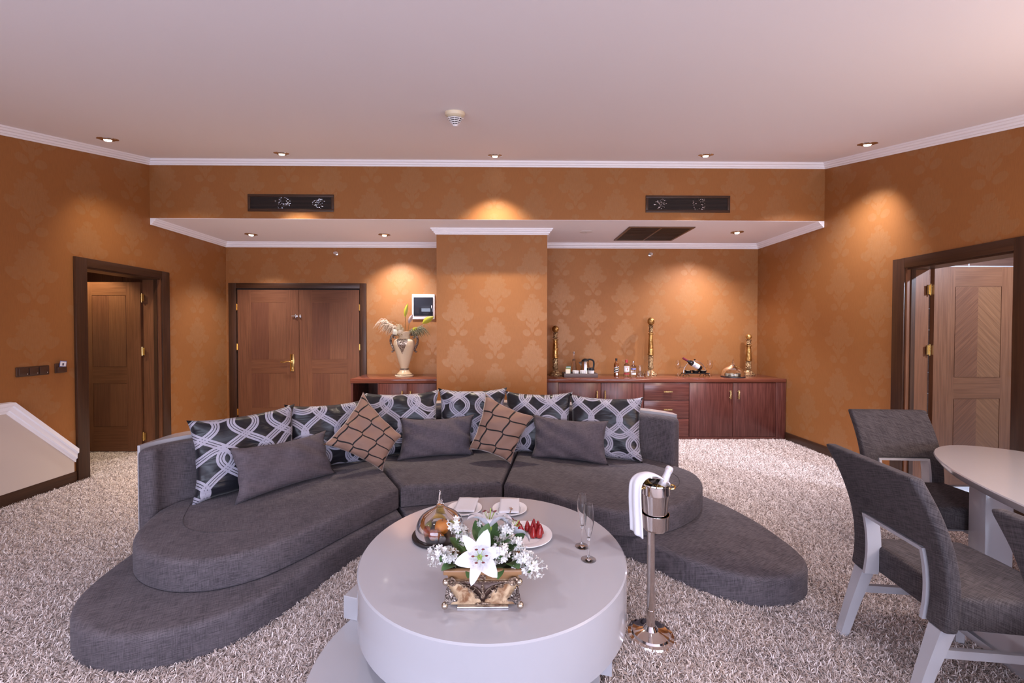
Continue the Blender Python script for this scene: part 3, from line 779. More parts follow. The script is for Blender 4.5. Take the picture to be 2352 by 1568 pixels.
# ------------------------------------------------------------------ wall fittings
t = thing('light_switch', 'brown three gang light switch panel on the left wall', 'switch', (XL, 3.741, 1.143))
put('plate', G().box(0, 0.014, -0.128, 0.128, -0.043, 0.043, 0.005), DBROWN, t)
for k in range(3):
    r_ = put('rocker', G().box(0.014, 0.022, -0.115+0.079*k, -0.115+0.079*k+0.072, -0.032, 0.032, 0.004), DBROWN, t)
    put('indicator', G().sphere((0.022, -0.115+0.079*k+0.06, -0.020), 0.003, 6, 4), plain('neon_white', (0.8, 0.75, 0.7), 0.4), r_)
t = thing('key_card_holder', 'brown key card switch beside the left door frame', 'switch', (XL, 3.968, 1.150))
put('plate', G().box(0, 0.014, -0.047, 0.047, -0.046, 0.046, 0.005), DBROWN, t)
put('pocket', G().box(0.014, 0.030, -0.040, 0.040, -0.042, 0.012, 0.004), DBROWN, t)
t = thing('key_card', 'white and blue key card standing in the wall holder', 'key card', (XL+0.022, 3.975, 1.163), rot=(R(-8), 0, 0))
put('card', G().box(-0.0006, 0.0006, -0.030, 0.030, -0.040, 0.055), plain('card_blue', (0.10, 0.14, 0.36), 0.3), t)
put('card_print', G().box(0.0007, 0.0010, -0.026, 0.026, 0.004, 0.048), plain('card_white', (0.80, 0.80, 0.84), 0.3), t)
put('card_emblem', G().box(0.0011, 0.0014, -0.008, 0.008, 0.010, 0.034), plain('card_ink', (0.12, 0.10, 0.14), 0.3), t)

t = thing('fuse_box', 'white framed fuse box with dark glass door above the vase', 'fuse box', (-1.267, YB, 1.875))
put('housing', G().box(-0.172, 0.172, -0.022, 0, -0.189, 0.189, 0.006), OFFW, t)
d_ = put('door', G().box(-0.146, 0.146, -0.030, -0.023, -0.137, 0.142, 0.003), DARKGL, t)
put('catch', G().box(0.122, 0.132, -0.036, -0.030, -0.025, 0.02, 0.002), OFFW, d_)
for k in range(5): put('breaker_row', G().box(-0.115, 0.10, -0.0225, -0.0222, -0.11+0.05*k, -0.095+0.05*k), plain('breaker_grey', (0.10, 0.09, 0.10), 0.5), t)

# ------------------------------------------------------------------ cabinets
YF = 5.635
def pull(parent, x, y, z, vert=True, L=0.115):
    g = G(); rr = random.Random(int(abs(x)*1000))
    pts = [((0, -0.026, -L/2+L*k/8) if vert else (-L/2+L*k/8, -0.026, 0)) for k in range(9)]
    pts = [(p[0]+rr.uniform(-0.0012, 0.0012), p[1]-0.006*math.sin(PI*k/8), p[2]+rr.uniform(-0.001, 0.001)) for k, p in enumerate(pts)]
    g.tube(pts, [0.0085 if k % 2 else 0.0105 for k in range(9)], 8)
    for s_ in (-0.36, 0.36):
        c = (0, 0, L*s_) if vert else (L*s_, 0, 0); g.tube([c, (c[0], -0.026, c[2])], 0.006, 8)
    return put('handle', g, HAND, parent, loc=(x, y, z), label='hammered brass handle')
# sideboard left of the column
t = thing('sideboard', 'dark mahogany sideboard with an open niche left of the column', 'sideboard', (0, YF, 0))
sx0, sx1 = -2.120, CX0-0.02
dp = YB-YF-0.022
put('top', G().box(sx0-0.006, sx1, -0.006, dp, 0.797, ZB, 0.002), W_TOP, t)
put('body', G().box(sx0, sx0+0.028, 0, dp, 0.02, 0.796).box(-1.756, -1.745, 0, dp, 0.02, 0.796).box(sx1-0.02, sx1, 0, dp, 0.02, 0.796).box(sx0+0.028, sx1-0.02, dp-0.02, dp, 0.02, 0.796).box(sx0+0.028, sx1-0.02, 0, dp-0.02, 0.02, 0.07), W_CAB, t, smooth=False)
put('shelf', G().box(sx0+0.028, -1.756, 0.02, dp-0.02, 0.40, 0.42), W_CABH, t)
for (a, b, hx) in ((-1.744, -1.361, -1.418), (-1.356, sx1-0.021, -1.305)):
    q = put('door', G().box(a, b, -0.004, 0.016, 0.075, 0.792, 0.0015), W_CAB, t); pull(q, hx, -0.004, 0.638)
# the bar right of the column
bx0, bx1 = CX1+0.012, XR-0.006
t = thing('bar_worktop', 'long mahogany bar top with side panels below the candlesticks', 'worktop', (0, YF, 0))
put('top', G().box(bx0, bx1, -0.010, dp, 0.806, ZB, 0.002), W_TOP, t)
put('side_panel', G().box(bx0, 0.703, -0.004, dp, 0.02, 0.805, 0.001), W_CAB, t); put('side_panel', G().box(3.702, bx1, -0.004, dp, 0.02, 0.805, 0.001), W_CAB, t)
put('plinth', G().box(0.704, 3.701, -0.004, 0.02, 0.02, 0.052), W_CABH, t)
put('back_panel', G().box(0.704, 3.701, dp-0.02, dp, 0.02, 0.805), W_CAB, t)
def unit(label, x0, x1):
    t = thing('bar_cabinet', label, 'cabinet', (0, YF, 0), group='cabinet units under the bar top')
    put('body', G().box(x0+0.002, x0+0.016, 0.022, dp-0.022, 0.054, 0.803).box(x1-0.016, x1-0.002, 0.022, dp-0.022, 0.054, 0.803).box(x0+0.016, x1-0.016, 0.022, dp-0.022, 0.054, 0.07).box(x0+0.016, x1-0.016, dp-0.04, dp-0.022, 0.07, 0.803), VOID, t, smooth=False)
    return t
u = unit('two door bar cabinet next to the papered column', 0.705, 1.878)
for (a, b, hx) in ((0.707, 1.285, 1.232), (1.291, 1.875, 1.340)):
    q = put('door', G().box(a, b, 0.0, 0.020, 0.057, 0.800, 0.0015), W_CAB, u); pull(q, hx, 0, 0.64)
u = unit('three drawer unit in the middle of the bar', 1.879, 2.503)
for (z0, z1) in ((0.564, 0.800), (0.312, 0.558), (0.057, 0.306)):
    q = put('drawer', G().box(1.882, 2.500, 0.0, 0.020, z0, z1, 0.0015), W_CABH, u); pull(q, 2.203, 0, (z0+z1)/2, False)
u = unit('two door bar cabinet against the right wall', 2.504, 3.701)
for (a, b, hx) in ((2.507, 3.106, 3.062), (3.112, 3.699, 3.177)):
    q = put('door', G().box(a, b, 0.0, 0.020, 0.057, 0.800, 0.0015), W_CAB, u); pull(q, hx, 0, 0.64)
# ------------------------------------------------------------------ sofa
INNER = [(-2.275, 2.70), (-2.235, 2.86), (-1.86, 3.36), (-1.37, 3.86), (-0.74, 4.16), (-0.30, 4.23), (0.04, 4.21), (0.66, 4.07), (1.22, 3.80), (1.44, 3.60)]
INN = spline(INNER, 6)
def offset_path(P, d):
    out = []
    for i, p in enumerate(P):
        a = Vector(P[max(i-1, 0)]); b = Vector(P[min(i+1, len(P)-1)]); e_ = (b-a).normalized(); out.append((p[0]-e_.y*d, p[1]+e_.x*d))
    return out
sofa = thing('sectional_sofa', 'curved charcoal sectional sofa on a stepped base with white back shell', 'sofa', (0, 0, 0))
# backrest: rounded top section swept along the inner path
def sweep(path, section):      # section: list of (outward offset, z), closed
    g = G(); n = len(section); vs = []
    for i, p in enumerate(path):
        a = Vector(path[max(i-1, 0)]); b = Vector(path[min(i+1, len(path)-1)]); e_ = (b-a).normalized()
        for (o, z) in section: vs.append((p[0]-e_.y*o, p[1]+e_.x*o, z))
    m = len(path)
    fs = [(i*n+j, i*n+(j+1) % n, (i+1)*n+(j+1) % n, (i+1)*n+j) for i in range(m-1) for j in range(n)]
    fs += [tuple(reversed(range(n))), tuple((m-1)*n+j for j in range(n))]
    return g.add(vs, fs)
def round_section(o0, o1, z0, z1, r, seg=5):
    s_ = [(o0, z0)]
    for k in range(seg+1):
        a = PI-PI/2*k/seg; s_.append((o0+r+r*math.cos(a), z1-r+r*math.sin(a)))
    for k in range(seg+1):
        a = PI/2-PI/2*k/seg; s_.append((o1-r+r*math.cos(a), z1-r+r*math.sin(a)))
    s_.append((o1, z0)); return s_
bp = offset_path(INN, 0.0)
# rounded ends: add shrunken end sections
def backrest_mesh():
    sec = round_section(0.0, 0.105, 0.175, 0.738, 0.035); n = len(sec); g = G(); vs = []
    path = list(INN); P = []
    def at(p, e_, k, back):
        cz, co = 0.42, 0.0525; row = []
        for (o, z) in sec:
            oo = co+(o-co)*(1-0.55*k); zz = z if z < 0.2 else z-0.030*k
            row.append((p[0]-e_.y*oo+e_.x*back, p[1]+e_.x*oo+e_.y*back, zz))
        return row
    e0 = (Vector(path[1])-Vector(path[0])).normalized(); e1 = (Vector(path[-1])-Vector(path[-2])).normalized()
    for k in (1.0, 0.55, 0.2): P.append(at(path[0], e0, k, -0.035*math.sqrt(max(0, 1-(1-k)**2)) if k < 1 else -0.035))
    for i, p in enumerate(path):
        a = Vector(path[max(i-1, 0)]); b = Vector(path[min(i+1, len(path)-1)]); P.append(at(p, (b-a).normalized(), 0.0, 0))
    for k in (0.2, 0.55, 1.0): P.append(at(path[-1], e1, k, 0.035*math.sqrt(max(0, 1-(1-k)**2)) if k < 1 else 0.035))
    for r in P: vs += r
    m = len(P)
    fs = [(i*n+j, i*n+(j+1) % n, (i+1)*n+(j+1) % n, (i+1)*n+j) for i in range(m-1) for j in range(n)]
    fs += [tuple(reversed(range(n))), tuple((m-1)*n+j for j in range(n))]
    return g.add(vs, fs)
put('backrest', backrest_mesh(), F_SOFA, sofa, ang=60)
OUTER = [(-2.318, 2.70), (-2.315, 2.84), (-2.36, 3.06), (-2.12, 3.46), (-1.56, 4.06), (-0.86, 4.42), (-0.30, 4.50), (0.10, 4.48), (0.76, 4.33), (1.30, 4.02), (1.475, 3.80), (1.50, 3.66)]
shell_in = offset_path(INN, 0.108)
OUTL = [(-2.40, 2.705), (-2.41, 2.90), (-2.40, 3.06)]+OUTER[3:-2]+[(1.50, 3.82), (1.535, 3.70)]
def resample(P, n):
    L = [0.0]
    for i in range(1, len(P)): L.append(L[-1]+math.dist(P[i], P[i-1]))
    out = []; j = 0
    for k in range(n):
        d = L[-1]*k/(n-1)
        while j < len(P)-2 and L[j+1] < d: j += 1
        q = (d-L[j])/max(L[j+1]-L[j], 1e-9); out.append((P[j][0]+(P[j+1][0]-P[j][0])*q, P[j][1]+(P[j+1][1]-P[j][1])*q))
    return out
so_, si_ = resample(spline(OUTL, 6), 64), resample(shell_in, 64)
vs = []
for a_, b_ in zip(so_, si_): vs += [(a_[0], a_[1], 0.02), (a_[0], a_[1], 0.757), (b_[0], b_[1], 0.757), (b_[0], b_[1], 0.02)]
fs = [(4*i+j, 4*i+(j+1) % 4, 4*i+4+(j+1) % 4, 4*i+4+j) for i in range(63) for j in range(4)]+[(3, 2, 1, 0), (252, 253, 254, 255)]
put('back_shell', G().add(vs, fs), LACQ, sofa, ang=30, label='glossy white outer shell')
G1f, G2f = (-0.800, 3.085), (-0.030, 3.170)
def inner_between(x0, x1, d=-0.004):
    return [p for p in offset_path(INN, d) if x0 < p[0] < x1]
gL = (-1.285, 3.915); gR = (0.125, 4.185)
def cut(f, b, s_):      # shift a seam slightly sideways
    e_ = (Vector(b)-Vector(f)).normalized(); return [(f[0]-e_.y*s_, f[1]+e_.x*s_), (b[0]-e_.y*s_, b[1]+e_.x*s_)]
lf = spline([G1f, (-0.975, 2.775), (-1.07, 2.60), (-1.165, 2.42), (-1.305, 2.215), (-1.47, 2.11), (-1.61, 2.088), (-1.73, 2.098), (-1.87, 2.146), (-1.985, 2.215), (-2.075, 2.30), (-2.16, 2.42), (-2.215, 2.55), (-2.26, 2.69)], 5)
f_, b_ = cut(G1f, gL, 0.010)
seat_l = [f_]+lf[1:]+inner_between(-2.262, gL[0]-0.02)+[b_]
f2, b2 = cut(G1f, gL, -0.010); f3, b3 = cut(G2f, gR, 0.010)
seat_m = [f3]+list(reversed(spline([f2, (-0.62, 3.125), (-0.42, 3.140), (-0.22, 3.158), f3], 5)))[1:-1]+[f2, b2]+inner_between(gL[0]+0.03, gR[0]-0.03)+[b3]
f4, b4 = cut(G2f, gR, -0.010)
rf = spline([f4, (0.12, 3.08), (0.304, 2.945), (0.468, 2.80), (0.617, 2.69), (0.75, 2.635), (0.90, 2.64), (1.095, 2.705), (1.30, 2.855), (1.44, 3.02), (1.525, 3.20), (1.545, 3.38), (1.49, 3.52), (1.445, 3.575)], 5)
seat_r = rf+list(reversed(inner_between(gR[0]+0.03, 1.43)))+[b4]
for pol, nm in ((seat_l, 'l'), (seat_m, 'm'), (seat_r, 'r')):
    put('seat_cushion', G().slab(pol, 0.178, 0.342, 0.032, 0.012, 5), F_SOFA, sofa, ang=50)
bf = spline([(-0.76, 2.99), (-0.95, 2.73), (-1.03, 2.55), (-1.105, 2.33), (-1.19, 2.11), (-1.265, 1.985), (-1.35, 1.90), (-1.45, 1.84), (-1.58, 1.80), (-1.70, 1.792), (-1.82, 1.812), (-1.94, 1.86), (-2.05, 1.945), (-2.145, 2.07), (-2.20, 2.22), (-2.245, 2.45), (-2.265, 2.69)], 5)
base_l = bf+inner_between(-2.262, gL[0]-0.02, -0.006)+[(-1.26, 3.86)]
put('base_cushion', G().slab(base_l, 0.0, 0.176, 0.030, 0.012, 5), F_SOFA, sofa, ang=50)
base_m = [(-0.01, 3.07), (-0.74, 3.0), (-1.255, 3.875)]+inner_between(gL[0]+0.04, gR[0]-0.03, -0.006)+[(0.115, 4.15)]
put('base_cushion', G().slab(base_m, 0.0, 0.176, 0.02, 0.012, 5), F_SOFA, sofa, ang=50)
brf = spline([(0.01, 3.07), (0.20, 2.98), (0.45, 2.86), (0.65, 2.76), (0.80, 2.67), (0.915, 2.55), (1.015, 2.415), (1.125, 2.31), (1.235, 2.235), (1.35, 2.187), (1.495, 2.188), (1.627, 2.235), (1.72, 2.32), (1.768, 2.45), (1.775, 2.62), (1.757, 2.856), (1.70, 3.085), (1.615, 3.283), (1.52, 3.47), (1.452, 3.57)], 5)
base_r = brf+list(reversed(inner_between(gR[0]+0.03, 1.43, -0.006)))+[(0.13, 4.14)]
put('base_cushion', G().slab(base_r, 0.0, 0.176, 0.030, 0.012, 5), F_SOFA, sofa, ang=50)
# stitched seams on the rounded seat ends
put('seam', G().tube(spline([(-2.13, 2.80, 0.343), (-1.97, 2.52, 0.3435), (-1.80, 2.40, 0.3435), (-1.62, 2.39, 0.3435), (-1.50, 2.43, 0.343)], 8), 0.0022, 6), F_CHAIR, sofa)
put('seam', G().tube(spline([(0.98, 3.02, 0.343), (1.16, 2.99, 0.3435), (1.29, 3.08, 0.3435), (1.36, 3.25, 0.3435), (1.34, 3.45, 0.3435)], 8), 0.0022, 6), F_CHAIR, sofa)

# ------------------------------------------------------------------ loose pillows
def pillow_mesh(name, TL, TR, BL, BR, th, mat, n=26, pinch=0.07, ear=0.05, seed=0, size=1.0, sag=0.0):
    TL, TR, BL, BR = map(Vector, (TL, TR, BL, BR)); rr = random.Random(seed)
    c = (TL+TR+BL+BR)/4
    nor = (TR-TL+BR-BL).cross(TL-BL+TR-BR).normalized()      # towards the viewer
    ph = [rr.uniform(0, 6) for _ in range(8)]
    def P(u, v, side):
        eu = 1-abs(u)**2.6; ev = 1-abs(v)**2.6
        uu = u*(1-pinch*(1-v*v)*abs(u)**3)*(1+ear*(abs(u*v))**4); vv = v*(1-pinch*(1-u*u)*abs(v)**3)*(1+ear*(abs(u*v))**4)
        vv -= sag*(1-u*u)*max(v, 0)
        a = (uu+1)/2; b = (vv+1)/2
        q = BL*(1-a)*(1-b)+BR*a*(1-b)+TL*(1-a)*b+TR*a*b
        t = th/2*(max(eu, 0)**0.55)*(max(ev, 0)**0.55)
        wv = 0.010*math.sin(5*u+ph[0]+3*v)*math.sin(4*v+ph[1])+0.006*math.sin(11*u*v+ph[2]+7*u)
        edge = (1-max(eu, 0)*max(ev, 0))
        return q+nor*(side*(t+wv*min(1, t*14)))+nor*0.010*edge*math.sin(9*(u+v)+ph[3]), (a, b)
    vs = []; fs = []; uvs = []
    for side in (1, -1):
        for j in range(n+1):
            for i in range(n+1):
                p, uv = P(-1+2*i/n, -1+2*j/n, side); vs.append(tuple(p-c)); uvs.append(uv)
    N_ = (n+1)*(n+1)
    def idx(i, j, s_): return (0 if s_ > 0 else N_)+j*(n+1)+i
    for j in range(n):
        for i in range(n):
            fs.append((idx(i, j, 1), idx(i+1, j, 1), idx(i+1, j+1, 1), idx(i, j+1, 1)))
            fs.append((idx(i, j, -1), idx(i, j+1, -1), idx(i+1, j+1, -1), idx(i+1, j, -1)))
    me = bpy.data.meshes.new(name); me.from_pydata(vs, [], fs); me.update()
    ul = me.uv_layers.new(name='UVMap'); sx = (TR-TL).length/size; sy = (TL-BL).length/size
    for l in me.loops: ul.data[l.index].uv = (uvs[l.vertex_index][0]*sx, uvs[l.vertex_index][1]*sy)
    bm = bmesh.new(); bm.from_mesh(me); bmesh.ops.remove_doubles(bm, verts=bm.verts, dist=1e-5); bm.to_mesh(me); bm.free()
    me.polygons.foreach_set('use_smooth', [True]*len(me.polygons)); me.materials.append(mat)
    return me, c, nor
def piping(n, P4, parent):
    pass
def pillow(name, label, group, TL, TR, BL, BR, th, mat, seed, **kw):
    me, c, nor = pillow_mesh(name, TL, TR, BL, BR, th, mat, seed=seed, **kw)
    o = bpy.data.objects.new(name, me); COL.objects.link(o); o.location = c
    return tag(o, label, 'cushion', group)
def black_pillow(label, TL, TR, seed, drop=0.0, lean=0.12, zb=0.352):
    TL = Vector(TL); TR = Vector(TR); k = 1.022
    C_ = Vector((0, 0, CAM_H)); TL = C_+(TL-C_)*k; TR = C_+(TR-C_)*k
    d = (TR-TL); n_ = Vector((d.y, -d.x, 0)).normalized()*lean
    BL = TL+n_; BR = TR+n_; BL.z = zb; BR.z = zb
    pillow('patterned_cushion', label, 'black satin cushions along the sofa back', TL, TR, BL, BR, 0.15, F_SATIN, seed, ear=0.07, pinch=0.05)
black_pillow('black satin cushion with silver ribbons at the left end of the sofa', (-2.13, 2.80, 0.885), (-1.70, 3.28, 0.905), 1)
black_pillow('black satin cushion with silver ribbons second from the left end', (-1.765, 3.33, 0.895), (-1.30, 3.70, 0.875), 2)
black_pillow('black satin cushion behind the left bronze velvet cushion', (-1.29, 3.78, 0.925), (-0.672, 3.97, 0.925), 3)
black_pillow('black satin cushion in the middle below the papered column', (-0.645, 4.02, 0.93), (-0.02, 4.02, 0.938), 4)
black_pillow('black satin cushion behind the right bronze velvet cushion', (0.003, 3.97, 0.912), (0.598, 3.87, 0.918), 5)
black_pillow('black satin cushion with silver ribbons at the right end of the sofa', (0.602, 3.83, 0.905), (1.195, 3.665, 0.90), 6)
pillow('grey_cushion', 'plain grey oblong cushion at the left of the sofa', 'grey oblong cushions', (-1.905, 2.86, 0.69), (-1.525, 3.45, 0.665), (-1.80, 2.77, 0.352), (-1.40, 3.36, 0.352), 0.15, F_GREY, 11, sag=0.07)
pillow('grey_cushion', 'plain grey oblong cushion in the middle of the sofa', 'grey oblong cushions', (-0.972, 3.80, 0.70), (-0.325, 3.95, 0.70), (-0.972, 3.70, 0.352), (-0.325, 3.86, 0.352), 0.14, F_GREY, 12, sag=0.05)
pillow('grey_cushion', 'plain grey oblong cushion at the right of the sofa', 'grey oblong cushions', (0.248, 3.88, 0.715), (0.885, 3.64, 0.705), (0.238, 3.78, 0.352), (0.865, 3.55, 0.352), 0.14, F_GREY, 13, sag=0.05)
pillow('bronze_cushion', 'bronze velvet cushion with black lattice on its corner at left', 'bronze velvet cushions', (-1.455, 3.33, 0.595), (-1.262, 3.64, 0.945), (-1.036, 3.43, 0.350), (-0.905, 3.53, 0.610), 0.15, F_OGEE, 21, ear=0.06, pinch=0.08)
pillow('bronze_cushion', 'bronze velvet cushion with black lattice tilted in the sofa middle', 'bronze velvet cushions', (-0.325, 3.66, 0.465), (-0.190, 3.79, 0.915), (0.030, 3.62, 0.352), (0.235, 3.70, 0.735), 0.15, F_OGEE, 22, ear=0.06, pinch=0.08)

# ------------------------------------------------------------------ coffee table
ct = thing('coffee_table', 'round white lacquered coffee table with drum top on stepped blocks', 'table', (-0.064, 2.05, 0))
put('drum_top', G().lathe([(0, 0.172), (0.636, 0.172), (0.641, 0.178), (0.641, 0.414), (0.635, 0.42), (0, 0.42)], 96), LACQ, ct, ang=30)
bl = [(-0.756, 0.02), (0.504, -0.35), (0.63, 0.08), (-0.63, 0.45)]
put('block', G().slab(bl, 0.057, 0.171, 0.003, 0.001, 1), LACQ, ct, ang=30)
put('lower_disc', G().lathe([(0, 0.0), (0.618, 0.0), (0.62, 0.004), (0.62, 0.052), (0.616, 0.056), (0, 0.056)], 80, Mt(-0.156, -0.24, 0)), LACQ, ct, ang=30)

# ------------------------------------------------------------------ dining table and chairs
dt = thing('dining_table', 'long oval white lacquered dining table at the right edge', 'table', (2.764, 1.174, 0), R(80))
el = [(1.55*math.cos(2*PI*k/96), 0.65*math.sin(2*PI*k/96)) for k in range(96)]
def ell_ring(s1, z): return [(x*(1-s1/1.55), y*(1-s1/0.65), z) for x, y in el]
rings = [ell_ring(0.16, 0.672), ell_ring(0.03, 0.700), ell_ring(0.004, 0.735), ell_ring(0.0, 0.745), ell_ring(0.005, 0.75)]
vs = sum(rings, []); n = 96
fs = [(k*n+i, k*n+(i+1) % n, (k+1)*n+(i+1) % n, (k+1)*n+i) for k in range(4) for i in range(n)]+[tuple(reversed(range(n))), tuple(range(4*n, 5*n))]
put('table_top', G().add(vs, fs), LACQ, dt, ang=30)
for sx in (1, -1):
    for sy in (1, -1):
        put('pedestal', G().box(1.03*sx-0.05, 1.03*sx+0.05, 0.275*sy-0.065, 0.275*sy+0.065, 0.046, 0.690, 0.004), LACQ, dt, ang=30)
put('base_plate', G().prism([(1.13*math.copysign(abs(math.cos(2*PI*k/64))**0.5, math.cos(2*PI*k/64)), 0.66*math.copysign(abs(math.sin(2*PI*k/64))**0.5, math.sin(2*PI*k/64))) for k in range(64)], 0.0, 0.045), LACQ, dt, ang=30)

def chair_proto():
    # local: chair faces +y ; rear at y=-0.22 ; width 0.5
    t = thing('dining_chair', 'x', 'chair', group='charcoal dining chairs')
    def prof(z):   # rear surface y of the back at height z
        zs = [(0.0, -0.30), (0.20, -0.245), (0.36, -0.205), (0.50, -0.195), (0.65, -0.215), (0.80, -0.265), (0.94, -0.335)]
        for (z0, y0), (z1, y1) in zip(zs[:-1], zs[1:]):
            if z <= z1:
                q = (z-z0)/(z1-z0); return y0+(y1-y0)*q
        return zs[-1][1]
    import bisect
    cs = spline([(z, prof(z)) for z in (0.0, 0.20, 0.36, 0.50, 0.65, 0.80, 0.94)], 8)
    def py_(z):
        for a, b in zip(cs[:-1], cs[1:]):
            if a[0] <= z <= b[0]+1e-9: return a[1]+(b[1]-a[1])*(z-a[0])/max(b[0]-a[0], 1e-9)
        return cs[-1][1]
    th = 0.050
    # upholstered back: inverted U, built from a strip grid with holes
    def patch(xs, zs, g, d0, d1):
        bm = bmesh.new(); grid = {}
        for k, dd in enumerate((d0, d1)):
            for i, x in enumerate(xs):
                for j, z in enumerate(zs): grid[(k, i, j)] = bm.verts.new((x, py_(z)+dd, z))
        return bm, grid
    zs = [0.352+0.592*k/24 for k in range(25)]
    xo, xi = 0.255, 0.165; zslot = 0.640
    xs = [-xo, -xo+0.03, -0.21, -xi, -0.08, 0.0, 0.08, xi, 0.21, xo-0.03, xo]
    js = min(range(25), key=lambda j: abs(zs[j]-zslot)); zs[js] = zslot
    solid = lambda i, j: not (3 <= i <= 6 and j < js)
    bm = bmesh.new(); gr = {}
    for k, dd in enumerate((0.0, th)):
        for i, x in enumerate(xs):
            for j, z in enumerate(zs):
                xx = x*(1.0-0.03*max(0, (0.5-z))) ; gr[(k, i, j)] = bm.verts.new((xx, py_(z)+dd, z))
    for i in range(len(xs)-1):
        for j in range(24):
            if not solid(i, j): continue
            bm.faces.new((gr[(0, i, j)], gr[(0, i+1, j)], gr[(0, i+1, j+1)], gr[(0, i, j+1)]))
            bm.faces.new((gr[(1, i, j)], gr[(1, i, j+1)], gr[(1, i+1, j+1)], gr[(1, i+1, j)]))
            for (di, dj, e0, e1) in ((-1, 0, (i, j), (i, j+1)), (1, 0, (i+1, j+1), (i+1, j)), (0, -1, (i+1, j), (i, j)), (0, 1, (i, j+1), (i+1, j+1))):
                a, b = i+di, j+dj
                if 0 <= a < len(xs)-1 and 0 <= b < 24 and solid(a, b): continue
                bm.faces.new((gr[(0,)+e0], gr[(1,)+e0], gr[(1,)+e1], gr[(0,)+e1]))
    bmesh.ops.recalc_face_normals(bm, faces=bm.faces)
    loose = [v for v in bm.verts if not v.link_faces]
    bmesh.ops.delete(bm, geom=loose, context='VERTS')
    bm.normal_update()
    sharp = [e_ for e_ in bm.edges if len(e_.link_faces) == 2 and e_.calc_face_angle() > R(40)]
    bmesh.ops.bevel(bm, geom=sharp, offset=0.013, segments=3, affect='EDGES', profile=0.5, clamp_overlap=True)
    me = bpy.data.meshes.new('backrest'); bm.to_mesh(me); bm.free()
    me.polygons.foreach_set('use_smooth', [True]*len(me.polygons)); me.set_sharp_from_angle(angle=R(50))
    put('backrest', me, F_CHAIR, t)
    # white lining of the slot
    g = G()
    for sx in (-1, 1):
        vs = []
        zz = [0.352+0.286*k/8 for k in range(9)]
        for z in zz:
            for (x, d) in ((xi*sx-0.001*sx, -0.006), (xi*sx-0.016*sx, -0.006), (xi*sx-0.016*sx, th+0.004), (xi*sx-0.001*sx, th+0.004)): vs.append((x*(1.0-0.03*max(0, (0.5-z))), py_(z)+d, z))
        fs = [(4*k+a, 4*k+(a+1) % 4, 4*k+4+(a+1) % 4, 4*k+4+a) for k in range(8) for a in range(4)]+[(0, 1, 2, 3), (35, 34, 33, 32)]
        g.add(vs, fs)
    g.box(-xi+0.016, xi-0.016, py_(0.632)-0.006, py_(0.632)+th+0.004, 0.625, 0.639)
    put('slot_lining', g, LACQ, t, smooth=False)
    # seat
    so = [(-0.235, -0.150), (0.235, -0.150), (0.248, 0.20), (0.235, 0.275), (0.12, 0.292), (0, 0.296), (-0.12, 0.292), (-0.235, 0.275), (-0.248, 0.20)]
    so = [so[0], so[1]]+spline(so[1:], 4)[1:]
    sm_ = G().slab(so, 0.362, 0.487, 0.022, 0.008, 4)
    put('seat', sm_, F_CHAIR, t, ang=50)
    # legs
    for sx in (-1, 1):
        secs = [(0.0, 0.018, -0.300), (0.18, 0.022, -0.250), (0.352, 0.027, -0.196)]
        vs = []
        for (z, hw, y) in secs:
            for (a, b) in ((-1, -1), (1, -1), (1, 1), (-1, 1)): vs.append((0.205*sx+a*hw, y+0.022+b*hw, z))
        put('leg', G().add(vs, [(4*k+a, 4*k+(a+1) % 4, 4*k+4+(a+1) % 4, 4*k+4+a) for k in range(2) for a in range(4)]+[(3, 2, 1, 0), (8, 9, 10, 11)]), LACQ, t, smooth=False)
        vs = []
        for (z, hw) in ((0.0, 0.018), (0.362, 0.024)):
            for (a, b) in ((-1, -1), (1, -1), (1, 1), (-1, 1)): vs.append((0.205*sx+a*hw, 0.235+b*hw, z))
        put('leg', G().add(vs, [(a, (a+1) % 4, 4+(a+1) % 4, 4+a) for a in range(4)]+[(3, 2, 1, 0), (4, 5, 6, 7)]), LACQ, t, smooth=False)
        put('stretcher', G().box(0.205*sx-0.010, 0.205*sx+0.010, -0.225, 0.215, 0.235, 0.268), LACQ, t, smooth=False)
    put('stretcher', G().box(-0.195, 0.195, 0.02, 0.04, 0.240, 0.265), LACQ, t, smooth=False)
    return t
CH = chair_proto()
def seat_at(o, x, y, deg, label): o.location = (x, y, 0); o.rotation_euler = (0, 0, R(deg)); o['label'] = label
seat_at(CH, 1.895, 1.755, -97, 'charcoal dining chair seen from behind beside the champagne stand')
c2 = copy_tree(CH); seat_at(c2, 2.70, 2.615, 176, 'charcoal dining chair at the far end of the white table')
c3 = copy_tree(CH); seat_at(c3, 1.84, 1.005, -95, 'charcoal dining chair cut off at the right edge of the photo')

